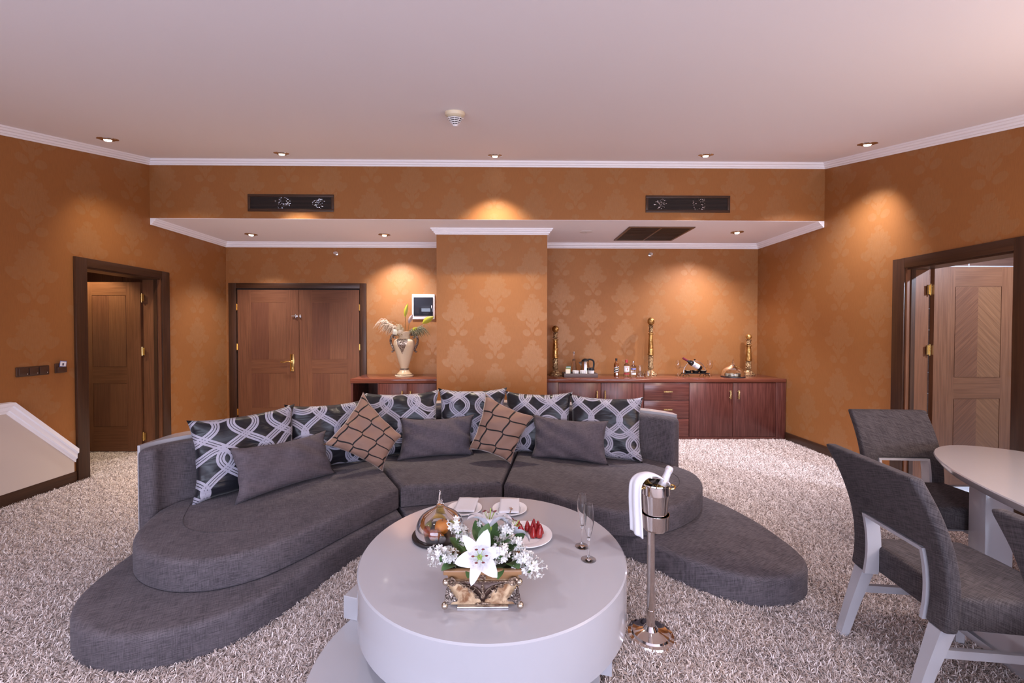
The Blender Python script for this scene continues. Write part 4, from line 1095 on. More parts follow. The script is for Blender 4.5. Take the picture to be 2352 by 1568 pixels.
# ------------------------------------------------------------------ champagne stand
def champagne():
    bx, by = 0.702, 1.985
    t = thing('champagne_stand', 'polished steel champagne bucket stand beside the coffee table', 'stand', (bx, by, 0))
    put('foot', G().lathe([(0, 0), (0.127, 0), (0.130, 0.006), (0.126, 0.016), (0.112, 0.022), (0.108, 0.030), (0.092, 0.034), (0.086, 0.042), (0.060, 0.047), (0.036, 0.056), (0.022, 0.075), (0.018, 0.10), (0, 0.10)], 56), CHROME, t, ang=25)
    put('pole', G().lathe([(0, 0.095), (0.0205, 0.095), (0.0205, 0.150), (0.019, 0.152), (0.019, 0.55), (0, 0.55)], 28), CHROME, t)
    put('holder_ring', G().shell([(0.0, 0.545), (0.055, 0.545), (0.0645, 0.556), (0.0665, 0.622), (0.0640, 0.622), (0.0615, 0.559), (0.053, 0.549), (0.0, 0.549)], 48, Mt(0.018, 0, 0)), CHROME, t)
    b = thing('ice_bucket', 'steel ice bucket resting in the stand ring', 'bucket', (bx+0.018, by, 0.552))
    put('bucket_body', G().shell([(0, 0.0), (0.047, 0.0), (0.052, 0.006), (0.064, 0.165), (0.0675, 0.168), (0.0675, 0.176), (0.066, 0.210), (0.0695, 0.214), (0.0685, 0.219), (0.0645, 0.215), (0.0625, 0.17), (0.049, 0.008), (0, 0.006)], 56), CHROME, b, ang=30)
    g = G()
    for sg in (-1, 1):
        g.tube([(sg*0.078+0.016*math.cos(a), 0.020*math.sin(a)*1.2, 0.196+0.004*math.cos(a)) for a in [2*PI*k/18 for k in range(19)]], 0.0045, 8)
    put('handle', g, BRASS, b)
    rr = random.Random(4); g = G()
    for k in range(18):
        a = rr.uniform(0, 2*PI); r_ = rr.uniform(0, 0.042)
        g.box(-0.012, 0.012, -0.012, 0.012, -0.01, 0.01, 0.002, Mt(r_*math.cos(a), r_*math.sin(a), 0.155+rr.uniform(-0.012, 0.022), rr.uniform(0, 3), rr.uniform(0, 1)), 1)
    put('ice', g, _glass('ice', (0.95, 0.97, 1.0), 0.15), b, kind='stuff')
    # bottle leaning to the right
    bo = thing('champagne_bottle', 'champagne bottle with silver foil neck leaning in the ice bucket', 'bottle', (bx+0.004, by+0.006, 0.625), rot=(R(-10), R(27), 0))
    put('glass_body', G().lathe([(0, -0.04), (0.030, -0.038), (0.033, -0.02), (0.033, 0.07), (0.030, 0.10), (0.022, 0.125), (0, 0.126)], 28), plain('dark_bottle_glass', (0.010, 0.014, 0.008), 0.08), bo)
    put('neck_label', G().lathe([(0.0275, 0.110), (0.0235, 0.123), (0.0240, 0.126), (0.0220, 0.133)], 28), plain('black_gold_label', (0.30, 0.20, 0.05), 0.25, 0.8), bo)
    fo = Mat('silver_foil'); nn = fo.noise(fo.coord('Object'), 60.0, 3.0, 0.6, 1.0); n2 = fo.noise(fo.coord('Object'), 22.0, 2.0)
    fo.set(color=fo.mix(n2.ss(0.58, 0.70), (0.80, 0.80, 0.86), (0.80, 0.48, 0.30)), rough=0.38, metal=0.35); fo.bump(nn, 0.6, 0.004)
    put('foil', G().lathe([(0.0235, 0.120), (0.0200, 0.150), (0.0165, 0.185), (0.0160, 0.205), (0.0180, 0.208), (0.0180, 0.222), (0.0165, 0.232), (0.010, 0.237), (0, 0.238)], 24, lobes=9, lamp=0.03), fo.m, bo)
    # napkin over the left rim
    nap = []
    path = [(0.045, 0.032, 0.790), (0.010, 0.030, 0.806), (-0.025, 0.022, 0.806), (-0.055, 0.010, 0.795), (-0.078, -0.004, 0.772), (-0.085, -0.012, 0.735), (-0.086, -0.016, 0.68), (-0.083, -0.020, 0.61), (-0.080, -0.024, 0.53)]
    P = spline(path, 6); m = len(P); vs = []; fs = []; nw = 10; wv = Vector((0.62, -0.78, -0.05))
    for i, p in enumerate(P):
        q = i/(m-1)
        half = 0.030+0.006*q
        for j in range(nw+1):
            s_ = -1+2*j/nw
            c = Vector(p)+wv*(half*s_*(1.0))+Vector((0, 0, -0.010*(s_*s_)*(1-q)))
            c += Vector((-0.78, -0.62, 0))*(0.005*math.sin(3.2*s_+1.0)*q+0.004*math.cos(6*s_)*q)
            if q > 0.97: c.z -= 0.008*s_
            vs.append(tuple(c))
    fs = [(i*(nw+1)+j, i*(nw+1)+j+1, (i+1)*(nw+1)+j+1, (i+1)*(nw+1)+j) for i in range(m-1) for j in range(nw)]
    o = put('napkin', G().add(vs, fs), LINEN, None, loc=(bx, by, 0), ang=80)
    md = o.modifiers.new('thick', 'SOLIDIFY'); md.thickness = 0.006; md.offset = 0
    tag(o, 'white folded linen napkin draped over the ice bucket rim', 'napkin')
champagne()

# ------------------------------------------------------------------ things on the coffee table
def flute(x, y, label):
    t = thing('champagne_flute', label, 'glass', (x, y, ZT+0.001), group='champagne flutes on the coffee table')
    put('foot', G().lathe([(0, 0), (0.034, 0), (0.035, 0.0012), (0.020, 0.004), (0.007, 0.009), (0.0042, 0.020), (0.004, 0.085), (0.0075, 0.104), (0, 0.104)], 36), GLASS, t)
    put('bowl', G().shell([(0.0, 0.1045), (0.008, 0.106), (0.0185, 0.145), (0.0245, 0.190), (0.0245, 0.225), (0.0215, 0.266), (0.0203, 0.266), (0.0232, 0.225), (0.0232, 0.190), (0.0172, 0.146), (0.006, 0.110), (0.0, 0.109)], 40), GLASS, t)
flute(0.379, 2.058, 'empty champagne flute further from the camera on the coffee table')
flute(0.388, 1.938, 'empty champagne flute nearer the camera on the coffee table')

def plate_mesh(r):
    return G().shell([(0, 0.004), (r*0.60, 0.004), (r*0.72, 0.009), (r*0.97, 0.016), (r, 0.017), (r*0.995, 0.0205), (r*0.96, 0.0205), (r*0.72, 0.0135), (r*0.60, 0.0085), (0, 0.0085)], 56)
def plate(name, x, y, r, label, group=None):
    o = put(name, plate_mesh(r), CERAM, None, loc=(x, y, ZT-0.0035), ang=30)
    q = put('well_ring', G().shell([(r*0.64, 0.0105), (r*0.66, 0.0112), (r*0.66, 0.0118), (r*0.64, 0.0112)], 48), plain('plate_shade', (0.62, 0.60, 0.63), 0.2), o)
    return tag(o, label, 'plate', group)
plate('side_plate', -0.255, 2.49, 0.105, 'white side plate under a napkin behind the glass dome', 'side plates on the coffee table')
plate('side_plate', 0.018, 2.485, 0.105, 'white side plate with napkin and fork behind the lilies', 'side plates on the coffee table')
plate('dessert_plate', 0.095, 2.165, 0.145, 'larger white plate holding the strawberries')
def folded_napkin(x, y, rz, w, d, label):
    t = thing('folded_napkin', label, 'napkin', (x, y, ZT+0.0175), rz, group='folded napkins on side plates')
    for k in range(3):
        vs = []; nx = 10
        for j in range(nx+1):
            for i in range(nx+1):
                u = i/nx-0.5; v = j/nx-0.5
                vs.append((u*w*(1-0.01*k), v*d*(1-0.012*k), 0.0022*k+0.0012*math.sin(9*u+k)*math.sin(7*v+2*k)+0.002))
        o = put('fold', G().add(vs, [(j*(nx+1)+i, j*(nx+1)+i+1, (j+1)*(nx+1)+i+1, (j+1)*(nx+1)+i) for j in range(nx) for i in range(nx)]), LINEN, t)
        md = o.modifiers.new('thick', 'SOLIDIFY'); md.thickness = 0.0018
folded_napkin(-0.247, 2.525, R(-4), 0.125, 0.205, 'white folded napkin lying behind the glass dome')
folded_napkin(0.016, 2.510, R(-2), 0.120, 0.210, 'white folded napkin lying on the right side plate')
t = thing('fork', 'small steel fork on the folded napkin', 'fork', (0.020, 2.405, ZT+0.027), R(12))
put('handle', G().tube(spline([(-0.01, -0.035, 0.004), (0.0, -0.01, 0.006), (0.012, 0.02, 0.004)], 5), 0.0028, 8, None, True, 0.6), BRUSH, t)
put('tines', G().box(0.006, 0.022, 0.018, 0.030, 0.002, 0.004).box(0.0065, 0.009, 0.030, 0.050, 0.002, 0.004).box(0.0115, 0.014, 0.030, 0.050, 0.002, 0.004).box(0.0165, 0.019, 0.030, 0.050, 0.002, 0.004), BRUSH, t)

# fruit under a glass dome
dx, dy = -0.352, 2.175
tray_m = plain('black_slate', (0.018, 0.016, 0.018), 0.35)
o = put('serving_tray', G().lathe([(0, 0), (0.140, 0), (0.146, 0.004), (0.146, 0.012), (0.142, 0.015), (0.134, 0.012), (0, 0.012)], 56), tray_m, None, loc=(dx, dy, ZT+0.0005))
tag(o, 'round black tray under the fruit dome', 'tray')
def dome(x, y, z, r, h, tip, label, grp=None):
    t = thing('glass_dome', label, 'glass dome', (x, y, z))
    outp = [(r, 0.0), (r*0.995, h*0.18), (r*0.955, h*0.36), (r*0.86, h*0.53), (r*0.70, h*0.67), (r*0.50, h*0.78), (r*0.32, h*0.87), (r*0.20, h*0.95), (r*0.14, h*1.03)]
    outp = [tuple(p) for p in spline(outp, 4)]
    inn = [(max(a-0.0022, 0.0), b-0.0012) for a, b in reversed(outp)]; inn[-1] = (r-0.0022, 0.0)
    inn = [(0.0, inn[0][1])]+inn
    put('cloche', G().shell(outp+inn, 48) if False else G().shell([(0.0, outp[-1][1]+0.001)]+list(reversed(outp))+list(reversed(inn)), 48), GLASS, t, ang=60)
    z1 = h*1.03
    put('knob', G().lathe([(0, z1+0.001), (r*0.135, z1+0.0015), (r*0.11, z1+0.02), (r*0.075, z1+tip*0.3), (r*0.065, z1+tip*0.6), (r*0.045, z1+tip*0.93), (r*0.02, z1+tip), (0, z1+tip)], 24), GLASS, t)
dome(dx, dy, ZT+0.0135, 0.128, 0.150, 0.075, 'clear glass dome with pointed knob over fruit on the coffee table')
def fruit_mat(name, a, b, sc=14.0, rough=0.35):
    M = Mat(name); n_ = M.noise(M.coord('Object'), sc, 3.0); M.set(color=M.mix(n_.ss(0.4, 0.65), a, b), rough=rough, sss=0.05); return M.m
BAN = fruit_mat('banana_skin', (0.62, 0.40, 0.03), (0.45, 0.30, 0.03), 20); ORA = plain('orange_skin', (0.80, 0.27, 0.02), 0.4)
APP = fruit_mat('red_apple_skin', (0.33, 0.05, 0.03), (0.50, 0.16, 0.05), 18, 0.2); GRN = fruit_mat('green_apple_skin', (0.38, 0.44, 0.06), (0.52, 0.50, 0.10), 12, 0.25)
STEM = plain('dark_stem', (0.07, 0.045, 0.02), 0.7)
zf0 = ZT+0.014
def banana(loc, rz, label):
    t = thing('banana', label, 'banana', loc, rz, group='bananas under the fruit dome')
    pts = [(0.075*math.cos(a), 0.0, 0.055*math.sin(a)) for a in [R(190-16*k*1.0) for k in range(11)]]
    put('peel', G().tube(pts, [0.004, 0.010, 0.014, 0.016, 0.017, 0.017, 0.0165, 0.015, 0.012, 0.008, 0.005], 9), BAN, t)
    put('stem', G().tube([pts[-1], (pts[-1][0]+0.008, 0, pts[-1][2]-0.012)], 0.004, 7), STEM, t)
banana((dx-0.040, dy+0.022, zf0+0.030), R(20), 'speckled banana nearer the front under the glass dome')
banana((dx+0.015, dy+0.070, zf0+0.035), R(-10), 'speckled banana at the back under the glass dome')
def round_fruit(name, loc, r, m, label, cat):
    t = thing(name, label, cat, loc)
    put('skin', G().lathe([(0.0, r*0.14), (r*0.28, r*0.03), (r*0.70, r*0.28), (r*0.97, r*0.80), (r*0.98, r*1.15), (r*0.78, r*1.62), (r*0.42, r*1.86), (r*0.15, r*1.80), (0, r*1.72)], 22), m, t, ang=80)
    put('stem', G().tube([(0, 0, r*1.7), (0.002, 0.001, r*2.05)], 0.0015, 6), STEM, t)
round_fruit('orange', (dx+0.012, dy-0.010, zf0), 0.040, ORA, 'orange in the middle of the fruit dome', 'orange')
round_fruit('apple', (dx-0.070, dy-0.040, zf0), 0.029, APP, 'dark red apple at the left rim of the fruit dome', 'apple')
round_fruit('apple', (dx-0.022, dy-0.075, zf0), 0.028, APP, 'shiny red apple at the front of the fruit dome', 'apple')
round_fruit('apple', (dx-0.078, dy+0.030, zf0), 0.031, GRN, 'green apple behind the banana in the fruit dome', 'apple')
round_fruit('apple', (dx+0.075, dy+0.035, zf0), 0.032, GRN, 'yellow green apple at the right of the fruit dome', 'apple')
t = thing('honey_jar', 'tiny jar with silver lid lying among the fruit', 'jar', (dx+0.018, dy-0.088, zf0+0.019), rot=(R(90), 0, R(28)))
put('jar_body', G().lathe([(0, -0.03), (0.017, -0.03), (0.019, -0.025), (0.019, 0.005), (0.016, 0.010), (0, 0.010)], 24), plain('honey', (0.35, 0.10, 0.02), 0.15), t)
put('lid', G().lathe([(0, 0.010), (0.019, 0.010), (0.0195, 0.013), (0.0195, 0.022), (0.018, 0.024), (0, 0.024)], 28), BRUSH, t)

# strawberries
SB = Mat('strawberry_skin'); vor = SB.nt.nodes.new('ShaderNodeTexVoronoi'); vor.inputs['Scale'].default_value = 170.0; SB.nt.links.new(SB.coord('Object'), vor.inputs['Vector'])
sd = V(SB.nt, vor.outputs['Distance']); SB.set(color=SB.mix(sd.ss(0.12, 0.3), (0.42, 0.10, 0.03), (0.30, 0.012, 0.016)), rough=0.22); SB.bump(sd, 0.5, 0.001)
sbm = G().lathe([(0, 0.0), (0.010, 0.0005), (0.0165, 0.006), (0.0168, 0.013), (0.0135, 0.027), (0.0085, 0.041), (0.0035, 0.051), (0, 0.053)], 14).mesh('berry', True, 80); sbm.materials.append(SB.m)
rr = random.Random(9); spots = [(0.020, 0.045), (0.055, 0.052), (0.090, 0.045), (0.040, 0.012), (0.072, 0.016), (0.100, 0.008), (0.048, -0.026), (0.083, -0.024), (-0.040, 0.050), (-0.055, 0.015), (-0.020, 0.020)]
words = ['back row left', 'back row middle', 'back row right', 'middle row left', 'middle row centre', 'middle row right', 'front row left', 'front row right', 'behind the lily, rear', 'behind the lily, far left', 'behind the lily, front']
for (px_, py_), wd in zip(spots, words):
    s_ = rr.uniform(0.95, 1.15)
    o = put('strawberry', sbm, None, None, loc=(0.095+px_*0.85, 2.165+py_, ZT+0.0055), rot=(R(rr.uniform(-8, 8)), R(rr.uniform(-8, 8)), rr.uniform(0, 6)))
    o.scale = (s_, s_, s_*rr.uniform(1.0, 1.2)); tag(o, 'pointed red strawberry on the white plate, '+wd, 'strawberry', 'strawberries on the white plate')

# ------------------------------------------------------------------ planter with lilies
PXc, PYc = -0.093, 1.665
t = thing('planter', 'ornate rectangular cream and bronze planter on the coffee table', 'planter', (PXc, PYc, ZT))
def frustum(g, w0, d0, z0, w1, d1, z1, bev=0.0):
    vs = [(-w0, -d0, z0), (w0, -d0, z0), (w0, d0, z0), (-w0, d0, z0), (-w1, -d1, z1), (w1, -d1, z1), (w1, d1, z1), (-w1, d1, z1)]
    bm = bmesh.new(); V_ = [bm.verts.new(v) for v in vs]
    for f in ((0, 3, 2, 1), (4, 5, 6, 7), (0, 1, 5, 4), (1, 2, 6, 5), (2, 3, 7, 6), (3, 0, 4, 7)): bm.faces.new([V_[i] for i in f])
    if bev: bmesh.ops.bevel(bm, geom=list(bm.edges), offset=bev, segments=3, affect='EDGES', profile=0.5)
    bm.verts.index_update(); g.add([v.co[:] for v in bm.verts], [[v.index for v in f.verts] for f in bm.faces]); bm.free(); return g
hw, hd = 0.150, 0.075
put('stand_plate', G().box(-0.100, 0.100, -hd+0.004, hd-0.004, 0.0, 0.008, 0.002), BRUSH, t)
put('body', frustum(G(), hw-0.014, hd-0.012, 0.008, hw-0.008, hd-0.002, 0.115, 0.012), RESIN, t, ang=40)
put('collar', frustum(G(), hw-0.022, hd-0.010, 0.113, hw-0.006, hd, 0.142, 0.004), RESIN_RIM, t, ang=40)
g = G(); rm = (hw+0.002, hd+0.010)
g.box(-rm[0], rm[0], -rm[1], -rm[1]+0.020, 0.140, 0.160, 0.005).box(-rm[0], rm[0], rm[1]-0.020, rm[1], 0.140, 0.160, 0.005).box(-rm[0], -rm[0]+0.020, -rm[1]+0.02, rm[1]-0.02, 0.140, 0.160, 0.005).box(rm[0]-0.020, rm[0], -rm[1]+0.02, rm[1]-0.02, 0.140, 0.160, 0.005)
put('rim', g, RESIN_RIM, t, ang=40)
put('soil', G().box(-rm[0]+0.02, rm[0]-0.02, -rm[1]+0.02, rm[1]-0.02, 0.1425, 0.146), plain('moss', (0.03, 0.035, 0.015), 0.9), t)
yf_ = -hd+0.0015
def front_y(z): return -((hd-0.012)+(0.010)*(z-0.008)/0.107)
# bronze front cartouche: plate between two swooping curves, plus scrolls
n_ = 16; vs = []; fs = []
top = [(-0.118+0.236*k/n_, 0.113) for k in range(n_+1)]
def low(x):
    a = min(abs(x)/0.118, 1.0); return 0.020+0.090*(1-(1-a)**2.2) if a > 0.10 else 0.020+0.09*(1-0.9**2.2)*a/0.10
bot = [(x, min(low(x), 0.111)) for x, _ in top]
for (x, z) in top: vs.append((x, front_y(z)-0.004, z))
for (x, z) in bot: vs.append((x, front_y(z)-0.004, z))
fs = [(n_+1+k, n_+2+k, k+1, k) for k in range(n_)]
o = put('cartouche', G().add(vs, fs), plain('dark_bronze', (0.075, 0.040, 0.030), 0.4, 0.4), t)
md = o.modifiers.new('thick', 'SOLIDIFY'); md.thickness = 0.003
g = G()
g.tube([(x, front_y(z)-0.006, z) for x, z in bot if x <= -0.012], 0.0028, 7); g.tube([(x, front_y(z)-0.006, z) for x, z in bot if x >= 0.012], 0.0028, 7)
g.tube([(x, front_y(z)-0.006, z) for x, z in top], 0.0028, 7)
def spiral(cx, cz, r0, r1, a0, turns, n=22):
    return [(cx+(r0+(r1-r0)*k/n)*math.cos(a0+turns*2*PI*k/n), front_y(cz)-0.007, cz+(r0+(r1-r0)*k/n)*math.sin(a0+turns*2*PI*k/n)) for k in range(n+1)]
for sg in (-1, 1):
    s1 = spiral(0.040, 0.083, 0.016, 0.003, R(-60), 1.2); s2 = spiral(0.073, 0.098, 0.010, 0.002, R(180), 1.1); s3 = spiral(0.022, 0.052, 0.010, 0.002, R(80), -1.0)
    for s_ in (s1, s2, s3): g.tube([(sg*p[0], p[1], p[2]) for p in s_], [0.0026-0.0012*k/22 for k in range(23)], 6)
    g.tube([(sg*x, front_y(z)-0.007, z) for x, z in spline([(0.004, 0.060), (0.018, 0.080), (0.045, 0.096), (0.085, 0.103)], 6)], 0.0022, 6)
g.sphere((0, front_y(0.09)-0.006, 0.088), 0.008, 10, 8, None, (0.8, 0.5, 2.2)); g.sphere((0, front_y(0.06)-0.006, 0.056), 0.009, 10, 8, None, (0.9, 0.5, 1.7))
g.sphere((0, front_y(0.02)-0.006, 0.024), 0.008, 10, 8, None, (1.2, 0.5, 0.8))
for sg in (-1, 1): g.sphere((sg*0.018, front_y(0.02)-0.005, 0.019), 0.008, 8, 6, None, (1.5, 0.5, 0.6))
put('scrollwork', g, BRONZ, t, ang=60)
put('rosette', G().sphere((0, -hd-0.001, 0.128), 0.013, 14, 8, None, (1.0, 0.35, 0.9)), BRONZ, t)
for sg in (-1, 1):
    g = G()
    for k in range(6):       # acanthus shell lobes on the corner
        a = k/5; x0 = sg*(0.132-0.036*a); z1 = 0.098-0.052*a
        g.tube(spline([(sg*0.128, -hd-0.002, 0.024), (sg*(0.140-0.010*a-0.012*a), -hd-0.010, 0.045), (x0, -hd-0.010, z1)], 4), [0.003, 0.004, 0.005, 0.006, 0.0065, 0.0068, 0.0065, 0.006, 0.004], 7)
    put('acanthus', g, SILVC, t, ang=60)
    put('ball_foot', G().sphere((sg*0.146, -hd-0.006, 0.022), 0.0135, 16, 12), plain('aged_silver', (0.50, 0.42, 0.34), 0.25, 0.9), t)
    put('ball_finial', G().sphere((sg*0.142, -hd-0.004, 0.112), 0.0135, 16, 12), plain('aged_silver_top', (0.50, 0.42, 0.34), 0.25, 0.9), t)
    put('scroll_volute', G().tube([(sg*(0.118+p[0]), -hd-0.006, 0.112+p[1]) for p in [((0.018-0.0009*k)*math.cos(0.55*k), (0.018-0.0009*k)*math.sin(0.55*k)) for k in range(16)]], 0.0055, 8), BRONZ, t, ang=60)

LEAFM = Mat('glossy_green_leaf'); ln_ = LEAFM.noise(LEAFM.coord('Object'), 9.0, 2.0); LEAFM.set(color=LEAFM.mix(ln_, (0.050, 0.115, 0.030), (0.115, 0.215, 0.070)), rough=0.38)
PETM = Mat('white_lily_petal'); vo = PETM.nt.nodes.new('ShaderNodeTexVoronoi'); vo.inputs['Scale'].default_value = 260.0; PETM.nt.links.new(PETM.coord('UV'), vo.inputs['Vector'])
uu, vv, _ = PETM.xyz(PETM.coord('UV'))
dots = (1.0-V(PETM.nt, vo.outputs['Distance']).ss(0.16, 0.30))*(1.0-(vv*10.0).ss(4.2, 5.2))*(vv*10.0).ss(0.8, 1.8)
vo.inputs['Scale'].default_value = 30.0
PETM.set(color=PETM.mix(dots*0.75, (0.66, 0.64, 0.69), (0.20, 0.10, 0.12)), rough=0.55, sss=0.08)
def petal_mesh(L, W, curl, n=10, m=6, bend0=0.15, pointy=1.0):
    vs = []; fs = []; uv = []; p = Vector((0, 0, 0)); ang = R(62)*1.0
    pts = []
    for i in range(n+1):
        t_ = i/n; a = bend0-curl*t_*t_
        pts.append(p.copy()); p = p+Vector((math.cos(a), 0, math.sin(a)))*(L/n)
    for i in range(n+1):
        t_ = i/n; w_ = W*(math.sin(PI*min(1, (t_*0.90+0.06)))**0.75)*(1-0.25*t_**3*pointy)
        if i == n: w_ = 0.0008
        for j in range(m+1):
            s_ = -1+2*j/m
            vs.append((pts[i].x, w_*s_, pts[i].z+0.22*w_*(s_*s_)-0.10*w_*(1-abs(s_))*(1 if abs(s_) < 0.2 else 0)+0.04*w_*math.sin(5*t_*PI+2*s_))); uv.append((j/m*0.6, t_))
    fs = [(i*(m+1)+j, (i+1)*(m+1)+j, (i+1)*(m+1)+j+1, i*(m+1)+j+1) for i in range(n) for j in range(m)]
    me = bpy.data.meshes.new('petal'); me.from_pydata(vs, [], fs); me.update(); ul = me.uv_layers.new(name='UVMap')
    for l in me.loops: ul.data[l.index].uv = uv[l.vertex_index]
    me.polygons.foreach_set('use_smooth', [True]*len(me.polygons)); me.materials.append(PETM.m); return me
PET = [petal_mesh(0.120, 0.023, 1.75, bend0=0.35), petal_mesh(0.116, 0.031, 1.55, bend0=0.35)]
STIG = plain('dark_red_anther', (0.13, 0.008, 0.012), 0.5); PIST = plain('green_pistil', (0.30, 0.42, 0.08), 0.4); GSTEM = plain('green_stem', (0.05, 0.10, 0.03), 0.5)
def lily(loc, rot, label, s=1.0, stem_to=None, open_=1.0):
    t = thing('lily', label, 'lily', loc, rot=rot, group='white lilies in the planter'); t.scale = (s, s, s)
    for k in range(6):
        a = 2*PI*k/6+0.2
        o = put('petal', PET[k % 2], None, t, rot=(0, -R(34)*open_, a)); o.location = (0.006*math.cos(a), 0.006*math.sin(a), 0.0)
    g = G(); ga = G()
    for k in range(6):
        a = 2*PI*k/6; e_ = (0.026*math.cos(a), 0.026*math.sin(a), 0.062)
        g.tube(spline([(0, 0, 0.0), (0.008*math.cos(a), 0.008*math.sin(a), 0.03), e_], 4), 0.0011, 5)
        ga.sphere(e_, 0.0045, 7, 5, None, (1.6, 0.8, 0.5))
    put('stamen', g, PIST, t); put('anther', ga, STIG, t)
    put('pistil', G().tube([(0, 0, 0), (0.002, 0, 0.05), (0.004, 0.001, 0.074)], [0.0035, 0.0022, 0.0030], 7), PIST, t)
    put('throat', G().sphere((0, 0, -0.004), 0.012, 10, 8, None, (1, 1, 1.3)), PIST, t)
    if stem_to is not None:
        mw = Matrix.Translation(loc) @ t.rotation_euler.to_matrix().to_4x4() @ Matrix.Scale(s, 4); iv = mw.inverted()
        put('stem', G().tube(spline([(0, 0, -0.004), (0, 0, -0.03), tuple(iv @ Vector(stem_to))], 5), 0.003, 6), GSTEM, t)
lily((PXc-0.012, PYc-0.072, ZT+0.205), (R(58), 0, R(4)), 'large open white lily hanging over the planter front', 0.98, (PXc, PYc-0.02, ZT+0.145))
lily((PXc+0.020, PYc+0.055, ZT+0.262), (R(-14), R(6), R(20)), 'white lily seen edge on at the top of the planter', 1.0, (PXc, PYc+0.02, ZT+0.145), 0.75)
lily((PXc+0.110, PYc+0.075, ZT+0.225), (R(-25), R(35), 0), 'white lily partly hidden at the back right of the planter', 0.85, (PXc+0.04, PYc+0.03, ZT+0.145), 0.5)
# blossom sprays
BLO = plain('cream_white_blossom', (0.70, 0.68, 0.65), 0.6, sss=0.05)
def blossom_mesh():
    g = G()
    for k in range(5):
        a = 2*PI*k/5; M_ = Matrix.Rotation(a, 4, 'Z') @ Matrix.Rotation(R(-14), 4, 'Y')
        vs = [(0.001, 0, 0)]; 
        for q in range(7):
            b = PI*2*q/7; vs.append((0.0075+0.0055*math.cos(b), 0.0040*math.sin(b), 0.0012*math.cos(b)))
        g.add(vs, [tuple(range(1, 8))]+[(0, 1+(q+1) % 7, 1+q) for q in range(7)], M_)
    g.lathe([(0.0022, 0.001), (0.0014, -0.006), (0.0008, -0.016), (0, -0.016)], 6)
    return g.mesh('blossom', True, 60)
BM = blossom_mesh(); BM.materials.append(BLO)
def spray(base, tip, rad, n, label, seed):
    t = thing('blossom_spray', label, 'flower', base, group='small white blossom sprays in the planter'); rr = random.Random(seed); d = Vector(tip)-Vector(base)
    put('stem', G().tube(spline([(0, 0, 0), tuple(d*0.5+Vector((0, 0, 0.02))), tuple(d)], 6), 0.002, 6), GSTEM, t)
    for k in range(n):
        q = rr.uniform(0.45, 1.05); c = d*q+Vector((0, 0, 0.02*math.sin(q*PI)))
        v = Vector((rr.gauss(0, 1), rr.gauss(0, 1)-0.35, rr.gauss(0, 1)+0.25)).normalized()
        o = put('blossom', BM, None, t, loc=c+v*rad*rr.uniform(0.55, 1.0)); o.rotation_euler = v.to_track_quat('Z', 'Y').to_euler(); s_ = rr.uniform(0.85, 1.2); o.scale = (s_, s_, s_)
    put('bracts', G().sphere(tuple(d*0.80), rad*0.42, 8, 6), LEAFM.m, t)
zp = ZT+0.147
spray((PXc-0.07, PYc-0.03, zp), (PXc-0.185, PYc-0.045, ZT+0.198), 0.040, 62, 'white blossom spray drooping over the left end of the planter', 1)
spray((PXc-0.05, PYc+0.02, zp), (PXc-0.118, PYc+0.030, ZT+0.285), 0.032, 48, 'white blossom spray rising in front of the fruit dome', 2)
spray((PXc+0.03, PYc-0.05, zp), (PXc+0.075, PYc-0.085, ZT+0.232), 0.038, 60, 'white blossom spray beside the large lily at planter front', 3)
spray((PXc+0.09, PYc-0.02, zp), (PXc+0.205, PYc-0.055, ZT+0.150), 0.046, 80, 'white blossom spray drooping over the right end of the planter', 4)
spray((PXc+0.08, PYc+0.03, zp), (PXc+0.150, PYc-0.010, ZT+0.225), 0.026, 26, 'small white blossom sprig above the right end of the planter', 5)
spray((PXc+0.06, PYc+0.04, zp), (PXc+0.095, PYc+0.045, ZT+0.262), 0.036, 52, 'creamy ragged blossom spray in front of the strawberries', 6)
spray((PXc-0.02, PYc+0.05, zp), (PXc-0.030, PYc+0.100, ZT+0.285), 0.012, 6, 'tiny white blossom sprig behind the top lily', 7)
def leaf_mesh(L, W):
    vs = []; n = 8
    for i in range(n+1):
        q = i/n; w_ = W*math.sin(PI*min(1, q*0.93+0.05))**0.8 if i < n else 0.0005; z = -0.25*L*q*q
        for s_ in (-1, -0.5, 0, 0.5, 1): vs.append((L*q, w_*s_, z+0.30*w_*abs(s_)))
    fs = [(i*5+j, (i+1)*5+j, (i+1)*5+j+1, i*5+j+1) for i in range(n) for j in range(4)]
    g = G().add(vs, fs); me = g.mesh('leaf', True, 80); me.materials.append(LEAFM.m); return me
LF = leaf_mesh(0.088, 0.030)
lf_t = thing('foliage_stem', 'glossy green leaves among the lilies in the planter', 'leaf', (PXc, PYc, zp))
for (x, y, z, rz, ry, s_) in ((0.02, -0.03, 0.02, 20, -50, 1.0), (0.05, 0.0, 0.03, -20, -60, 1.05), (0.03, 0.03, 0.05, 80, -70, 1.1), (0.09, -0.01, 0.03, 15, -55, 1.0), (0.10, -0.03, 0.01, -60, -25, 0.9), (-0.05, 0.0, 0.02, 170, -55, 1.0),
                              (-0.08, -0.02, 0.015, 200, -30, 0.9), (-0.02, 0.05, 0.05, 120, -75, 1.0), (-0.09, 0.03, 0.02, 150, -50, 0.9), (0.06, -0.05, 0.005, -90, -10, 0.8), (-0.03, -0.05, 0.0, -110, -15, 0.8), (0.045, -0.025, 0.045, -70, -65, 1.1), (0.0, 0.0, 0.06, 60, -80, 1.0), (0.12, 0.03, 0.03, 30, -60, 1.0), (-0.11, -0.04, 0.01, 230, -20, 0.8)):
    o = put('leaf', LF, None, lf_t, loc=(x, y, z), rot=(0, R(ry), R(rz))); o.scale = (s_,)*3
